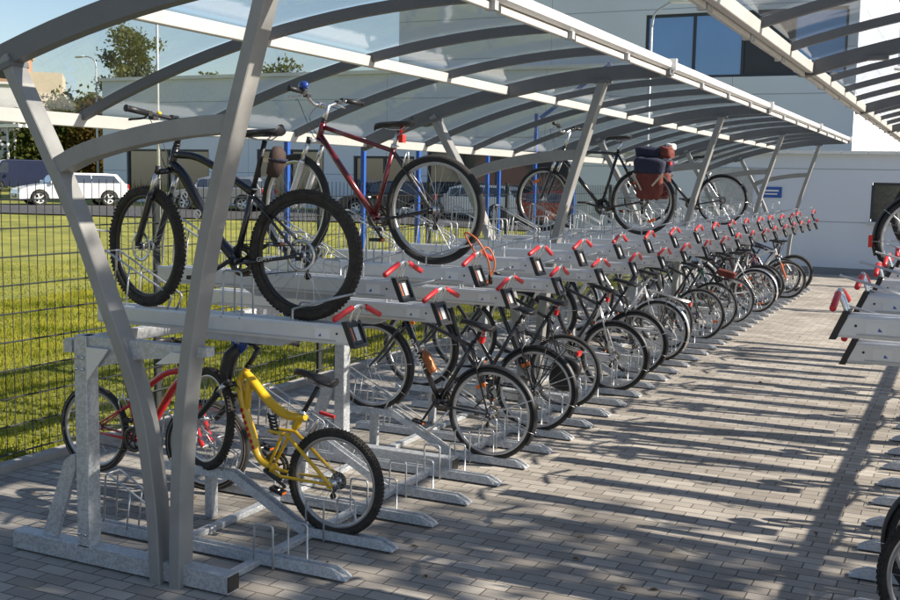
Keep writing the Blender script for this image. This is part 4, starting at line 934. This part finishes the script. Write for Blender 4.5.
# annex
an = empty('annex_building', (0, 27.2, 0), 'single-storey grey annex wall with a white coping at the end of the aisle', 'building')
wall_with_holes('wall', an, -9.4, 14, 2.86, [(-2.1, .6, 1.28, 2.2)], PANELD, depth=6)
window(an, -2.07, .57, 1.31, 2.17, .06, mat('grey_reflecting_glass', (.06, .07, .06), .1, 0, .5, 14, spec=1), 1)
MB().box((-.75, -.03, 1.24), (2.8, .1, .05), ALUD).build('window_sill', an)
b = MB(); x = -9.4
while x < 13.9: b.box((x+.3, -.02, 2.89), (.59, .34, .07), COPING); x += .6
b.build('coping', an)
MB().box((2.3, 3.2, 2.84), (23.2, 5.9, .06), ALUD).build('roof', an)
MB().box((2.3, -.03, .08), (23.4, .05, .16), mat('plinth', (.2, .21, .23), .8, 0, .1, 3)).build('plinth', an)
b = MB(); b.box((-5.4, -.02, 1.25), (1.15, .03, 2.5), ALUD); d_ = b.build('door', an); MB().box((-4.95, -.06, 1.1), (.03, .05, .16), CHROME).build('handle', d_)
b = MB(); b.box((-4.38, -.015, 1.92), (.5, .02, .26), BLUEP); sg = b.build('wall_sign', an)
b = MB(); b.box((-4.38, -.028, 1.96), (.36, .004, .04), WHITE); b.box((-4.38, -.028, 1.88), (.3, .004, .03), WHITE); b.build('sign_writing', sg)
lb.scale = (1.544,)*3; tb.scale = (1.535,)*3
# bright white building behind on the right
wb_ = empty('white_building', (2.5, 70, 0), 'sunlit plain white building rising behind the annex on the right', 'building', rot=(0, 0, R(52)))
WR = wallmat('white_render', (.82, .82, .80), 2.4)
b = MB(); b.box((0, 10, 4), (34, 20, 8.6), WR); b.build('wall', wb_); MB().box((0, 10, 8.36), (34.2, 20.2, .12), COPING).build('roof', wb_)
# apartment block, far left, and white house
AX = at(6, 150)
ap = empty('apartment_block', AX, 'distant orange and cream apartment block above the trees at the left', 'building', rot=(0, 0, YAW+.3))
APM = mat('orange_render', (.42, .22, .14), .8, 0, .15, .4, c2=(.5, .30, .2)); CRM = mat('cream_render', (.55, .47, .36), .8, 0, .1, .4)
b = MB(); b.box((-3, 0, 7.8), (13, 10, 15.6), APM); b.box((5, 0, 6.6), (5.2, 9, 13.4), CRM); b.box((-14, 0, 6), (9, 9, 13), CRM); b.build('wall', ap)
b = MB(); b.box((-3, 0, 15.7), (13.4, 10.4, .4), APM); b.box((-4, 0, 16.4), (3, 3, 1.2), APM); b.build('roof', ap)
for r_ in range(5):
    for c_ in range(5): MB().box((-8.2+c_*2.5, -5.03, 2.2+r_*2.9), (1.1, .1, 1.3), FRAME).build('window', ap)
WX = at(-14, 105)
wh = empty('white_house', WX, 'white building at the left edge behind the parked van', 'building', rot=(0, 0, YAW+.25))
MB().box((0, 0, 4.2), (8, 8, 8.4), mat('off_white_render', (.6, .6, .58), .8, 0, .06, .5)).build('wall', wh); MB().box((0, 0, 8.5), (8.4, 8.4, .2), COPING).build('roof', wh)
for q in range(3): MB().box((-2.6+q*2.6, -4.03, 4.6), (1.2, .1, 1.6), WINMAT).build('window', wh)
# reflected side of the place, behind the camera: a pinkish block and trees
pb = empty('pink_building', (-34, -40, 0), 'pinkish building across the road, behind the viewpoint', 'building')
MB().box((0, -5, 4), (44, 10, 8), mat('pink_render', (.5, .3, .24), .8, 0, .1, .4)).build('wall', pb); MB().box((0, -5, 8.1), (44.6, 10.6, .25), COPING).build('roof', pb)
for q in range(9): MB().box((-19+q*4.7, .03, 4.8), (1.8, .1, 1.5), WINMAT).build('window', pb)

# ------------------------------------------------------------------ street lamps
def street_lamp(loc, h, label, arm=1.3, m=GALV, rot=0, r0=.07):
    o = empty('street_lamp', loc, label, 'street lamp', 'tall street lamps', rot=(0, 0, rot))
    MB().tube([(0, 0, 0), (0, 0, h*.5), (0, 0, h)], [r0, r0*.8, r0*.55], m, 10).build('pole', o)
    MB().tube(arc([(0, 0, h), (.08, 0, h+.35), (.4, 0, h+.55), (arm, 0, h+.6)], 4), r0*.5, m, 8).build('arm', o)
    b = MB(); b.tube([(arm-.05, 0, h+.6), (arm+.1, 0, h+.6), (arm+.5, 0, h+.58), (arm+.62, 0, h+.57)], [.05, .11, .1, .03], ALU, 10, flat=.5); b.build('lamp_head', o); return o
street_lamp((-22.7, 26.4, 0), 9.2, 'tall thin grey lamp column rising beyond the roof at the left', r0=.055)
street_lamp((-7.35, 26.6, 0), 5.9, 'short curved lamp in front of the ribbon window of the tall block', arm=.45, r0=.06)
street_lamp(at(100, 58), 6.6, 'distant grey lamp column left of the sparse tree', arm=.8, rot=PI)
# parasol-like lamp poles at the car park
for i, (x, y, h_) in enumerate((((*at(12, 80)[:2], 4.6)), ((*at(19, 80)[:2], 4.6)))):
    o = empty('flood_lamp', (x, y, .5), ['white mast with a flat double head, left one by the van', 'white mast with a flat double head, right one by the van'][i], 'lamp', 'white masts by the van')
    MB().tube([(0, 0, 0), (0, 0, h_)], .08, WHITEP, 8).build('pole', o); MB().box((0, 0, h_), (2.6, .5, .22), WHITEP).build('lamp_head', o)

# ------------------------------------------------------------------ trees
LF = {'dark': leafmat('dark_leaf', (.03, .045, .01), (.10, .11, .03), .3, .35), 'olive': leafmat('olive_leaf', (.06, .075, .03), (.16, .17, .07), .3, .4), 'rust': leafmat('rust_leaf', (.05, .04, .012), (.13, .08, .02), .3, .4)}
def tree(loc, h, cw, label, lm, trunk_h=.3, n=5000, ls=.3, blobs=14, sparse=1., seed=0, group='trees beyond the lawn'):
    rg = random.Random(seed); root = empty('tree', loc, label, 'tree', group)
    b = MB(); pts = [(0, 0, 0), (.05*cw, 0, h*trunk_h), (-.02*cw, .03*cw, h*.6), (.0, 0, h*.9)]; b.tube(arc(pts, 4), [max(.04, h*.022*(1-i/13.)) for i in range(13)], BARK, 8)
    bl = []
    for i in range(blobs):
        a = rg.random()*2*PI; t = (i+.5)/blobs; z = h*(trunk_h+.08)+t*h*(.94-trunk_h); rad = cw*.5*math.sin(PI*min(1, .22+.75*t))**.7*rg.uniform(.3, .85)
        c = Vector((math.cos(a)*rad, math.sin(a)*rad, z)); br = cw*rg.uniform(.13, .24)*sparse; bl.append((c, br))
        zz = max(h*trunk_h*.8, z-rad*.9); b.tube([(0, 0, zz), c*.6+Vector((0, 0, zz*.4+0)), c], [h*.009, h*.006, h*.003], BARK, 5)
    b.build('trunk', root)
    rgn = np.random.default_rng(seed+5); per = n//blobs; V = []
    for c, br in bl:
        p = rgn.normal(size=(per, 3)); p /= np.linalg.norm(p, axis=1)[:, None]; p *= (rgn.random(per)**.45)[:, None]*br*(1+.35*np.sin(p[:, :1]*7+c.x)); p[:, 2] *= .8
        ctr = p+np.array(c); u = rgn.normal(size=(per, 3)); u /= np.linalg.norm(u, axis=1)[:, None]; v = np.cross(u, rgn.normal(size=(per, 3))); v /= np.linalg.norm(v, axis=1)[:, None]
        s = ls*(.5+rgn.random(per))[:, None]
        V.append(np.stack([ctr-u*s*.5, ctr+v*s*.3, ctr+u*s*.5, ctr-v*s*.3], 1).reshape(-1, 3))
    V = np.concatenate(V); q = len(V)//4; me = bpy.data.meshes.new('crown'); me.from_pydata(V.tolist(), [], [(4*i, 4*i+1, 4*i+2, 4*i+3) for i in range(q)]); me.materials.append(LF[lm]); link('crown', me, root)
    return root
tree(at(70, 82), 5.4, 8.0, 'dense dark round tree behind the parked cars at the left', 'dark', .1, 12000, .34, 30, 1.15, 3)
tree(at(30, 99), 4.2, 5.0, 'smaller dark tree beside the white masts at the left edge', 'dark', .12, 6000, .34, 18, 1.15, 5)
tree(at(132, 85), 11.4, 7.4, 'tall sparse tree rising above the low building roof, seen under the roof arch', 'olive', .3, 7500, .26, 44, .62, 8)
tree(at(100, 74), 5.4, 4, 'rust-tinged tree just right of the dense dark one', 'rust', .15, 4000, .3, 14, 1.1, 9)
tree(at(215, 90), 8.6, 6, 'small tree top above the low building roof, right of the tall sparse tree', 'olive', .35, 3500, .35, 16, .9, 11)
tree(at(278, 90), 9.4, 7, 'tree top showing above the low roof beside the near right-hand post', 'olive', .35, 4500, .35, 16, .9, 12)
tree(at(92, 110), 8.0, 4.5, 'faint tree top in front of the apartment block', 'olive', .3, 3500, .4, 16, .9, 13)
tree((8.6, 6.5, 0), 9.5, 6.0, 'unseen tree added beyond the right rack so its crown dapples the near paving', 'olive', .42, 4000, .19, 30, .56, 31, 'trees behind the viewpoint')  # added out of view to throw dappled shade on the foreground
for i in range(5): tree((-14-i*9, -22-(i % 2)*4, 0), 7.5+i % 3, 6.5, ['leafy tree across the road, nearest the viewpoint', 'second leafy tree across the road', 'third leafy tree across the road', 'fourth leafy tree across the road', 'fifth leafy tree across the road, farthest left'][i], 'dark' if i % 2 else 'olive', .25, 2200, .4, 14, 1.15, 20+i, 'trees behind the viewpoint')

# ------------------------------------------------------------------ cars
def car(label, loc, rot, paint, L=4.5, H=1.48, W=1.8, van=False, wagon=True):
    root = empty('car' if not van else 'van', loc, label, 'car' if not van else 'van', 'parked cars' if not van else None, rot=(0, 0, rot))
    wr = .33; ax = (L*.5-.85, -L*.5+.85)
    if van: side = [(-L/2, .35), (-L/2, 1.1), (-L/2+.03, H-.1), (-L/2+.15, H), (L/2-1.5, H), (L/2-1.15, H-.08), (L/2-.75, 1.15), (L/2-.12, .95), (L/2, .7), (L/2, .35)]; gh = None
    else: side = [(-L/2, .35), (-L/2-.0, .75), (-L/2+.05, .98), (-L/2+.4, 1.0), (L/2-1.35, .97), (L/2-.35, .80), (L/2-.05, .66), (L/2, .5), (L/2, .3)]
    arch = []
    low = [(L/2, side[-1][1]), ]
    bot = []
    for a_ in ax:
        bot += [(a_+(wr+.06)*math.cos(t), wr*1.0-.02+(wr+.06)*math.sin(t)) for t in np.linspace(0, PI, 9)]
    poly = side+[(L/2-.05, .24)]+[p for p in bot]+[(-L/2+.05, .24)]
    b = MB(); b.prism(poly, -W/2, W/2, paint)
    o = b.build('body', root); bv = o.modifiers.new('b', 'BEVEL'); bv.width = .05; bv.segments = 2; bv.limit_method = 'ANGLE'
    if not van:
        z0 = .96; t = .16; g = [(-L/2+.12 if wagon else -L/2+.6, z0), (-L/2+.45 if wagon else -L/2+1.0, H-.04), (-L/2+.9, H), (.25, H), (.75, H-.12), (L/2-1.3, z0)]
        b = MB(); n = len(g); vs = [(x, -(W/2-.04-(t if z > z0+.05 else 0)), z) for x, z in g]+[(x, (W/2-.04-(t if z > z0+.05 else 0)), z) for x, z in g]
        b.add(vs, [(i, (i+1) % n, n+(i+1) % n, n+i) for i in range(n)]+[tuple(range(n-1, -1, -1)), tuple(range(n, 2*n))], paint); c = b.build('cabin', root); 
        b = MB()
        for s in (-1, 1):
            def pt(x, z): return (x, s*(W/2-.03-t*(z-z0)/(H-.04-z0)), z)
            for q in ():
                pass
            qs = [[(-L/2+.34, z0+.04), (-L/2+.58, H-.1), (-.75, H-.08), (-.75, z0+.03)], [(-.72, z0+.03), (-.72, H-.08), (.25, H-.08), (.25, z0+.03)], [(.28, z0+.03), (.28, H-.09), (.68, H-.16), (L/2-1.45, z0+.03)]]
            for q in qs: b.add([pt(*p) for p in q], [(0, 1, 2, 3)], WINMAT)
        ws = [(L/2-1.28, z0+.03), (.78, H-.12)]; b.add([(ws[0][0]+.01, -W/2+.16, ws[0][1]), (ws[0][0]+.01, W/2-.16, ws[0][1]), (ws[1][0]+.02, W/2-.26, ws[1][1]), (ws[1][0]+.02, -W/2+.26, ws[1][1])], [(0, 1, 2, 3)], WINMAT)
        b.add([(-L/2+.13-.01 if wagon else -L/2+.58, -W/2+.18, z0+.06), (-L/2+.13-.01 if wagon else -L/2+.58, W/2-.18, z0+.06), (-L/2+.42, W/2-.3, H-.1), (-L/2+.42, -W/2+.3, H-.1)], [(0, 1, 2, 3)], WINMAT)
        b.build('windows', root)
    else:
        b = MB()
        for s in (-1, 1):
            b.add([(L/2-1.5, s*(W/2+.005), 1.15), (L/2-1.5, s*(W/2+.005), H-.2), (L/2-1.2, s*(W/2+.005), H-.2), (L/2-.85, s*(W/2+.005), 1.15)], [(0, 1, 2, 3)], WINMAT)
        b.add([(L/2-.74, -W/2+.1, 1.18), (L/2-.74, W/2-.1, 1.18), (L/2-1.12, W/2-.15, H-.12), (L/2-1.12, -W/2+.15, H-.12)], [(0, 1, 2, 3)], WINMAT)
        b.build('windows', root)
    for a_ in ax:
        for s in (-1, 1):
            w_ = empty('x', (0, 0, 0), '', ''); bpy.data.objects.remove(w_)
            o = MB().ring([(wr, -.1), (wr, .1), (wr*.66, .1), (wr*.66, -.1)], TYRE, n=24).build('wheel', root, (a_, s*(W/2-.1), wr))
            b = MB(); b.ring([(wr*.66, .06*s), (wr*.66, .09*s), (wr*.56, .08*s), (wr*.56, .05*s)], ALU, n=24)
            for q in range(5): t_ = 2*PI*q/5; b.beam((0, .07*s, 0), (wr*.6*math.cos(t_), .08*s, wr*.6*math.sin(t_)), .06, .03, ALU, (0, 1, 0))
            b.build('rim', o)
    for s in (-1, 1):
        MB().box((L/2-.12, s*(W/2-.22), .68), (.16, .36, .12), CHROME).build('headlight', root); MB().box((-L/2-.005, s*(W/2-.14), .85), (.04, .24, .22), REDL).build('taillight', root)
        MB().box((L/2-1.35, s*(W/2+.08), 1.02), (.12, .16, .12), paint).build('mirror', root)
    b = MB(); b.box((L/2+.005, 0, .42), (.02, .9, .16), BLACK); b.build('grille', root)
    MB().box((L/2+.018, 0, .46), (.01, .5, .1), WHITE).build('number_plate', root)
    return root
CW = mat('white_car_paint', (.72, .74, .76), .3, 0, .03, 3, coat=.6); CN = mat('navy_car_paint', (.015, .02, .05), .3, 0, .1, 3, coat=.6); CR = mat('red_car_paint', (.4, .02, .02), .3, 0, .1, 3, coat=.6); CS = mat('silver_car_paint', (.4, .42, .44), .3, .5, .05, 3, coat=.6)
car('white estate car parked beyond the fence, nose to the left', at(72, 50), PI+1.02, CW, 4.6, 1.42)
car('dark blue panel van parked farther away at the left edge', at(26, 72), PI+1.0, CN, 5.0, 1.95, 1.95, van=True)
for px, d_, h_, p_, nm in ((222, 47, PI+.25, CS, 'silver car parked before the low building, right of the near post'), (392, 45, PI+.1, CN, 'dark blue car parked before the low building'), (470, 44.5, PI+.1, CW, 'white car parked before the low building, seen through the maroon bike wheel'), (590, 44, PI+.05, CR, 'red car parked beyond the blue posts')):
    if px == 590: px = 545
    car(nm, at(px, d_), h_, p_, 4.3, 1.45)
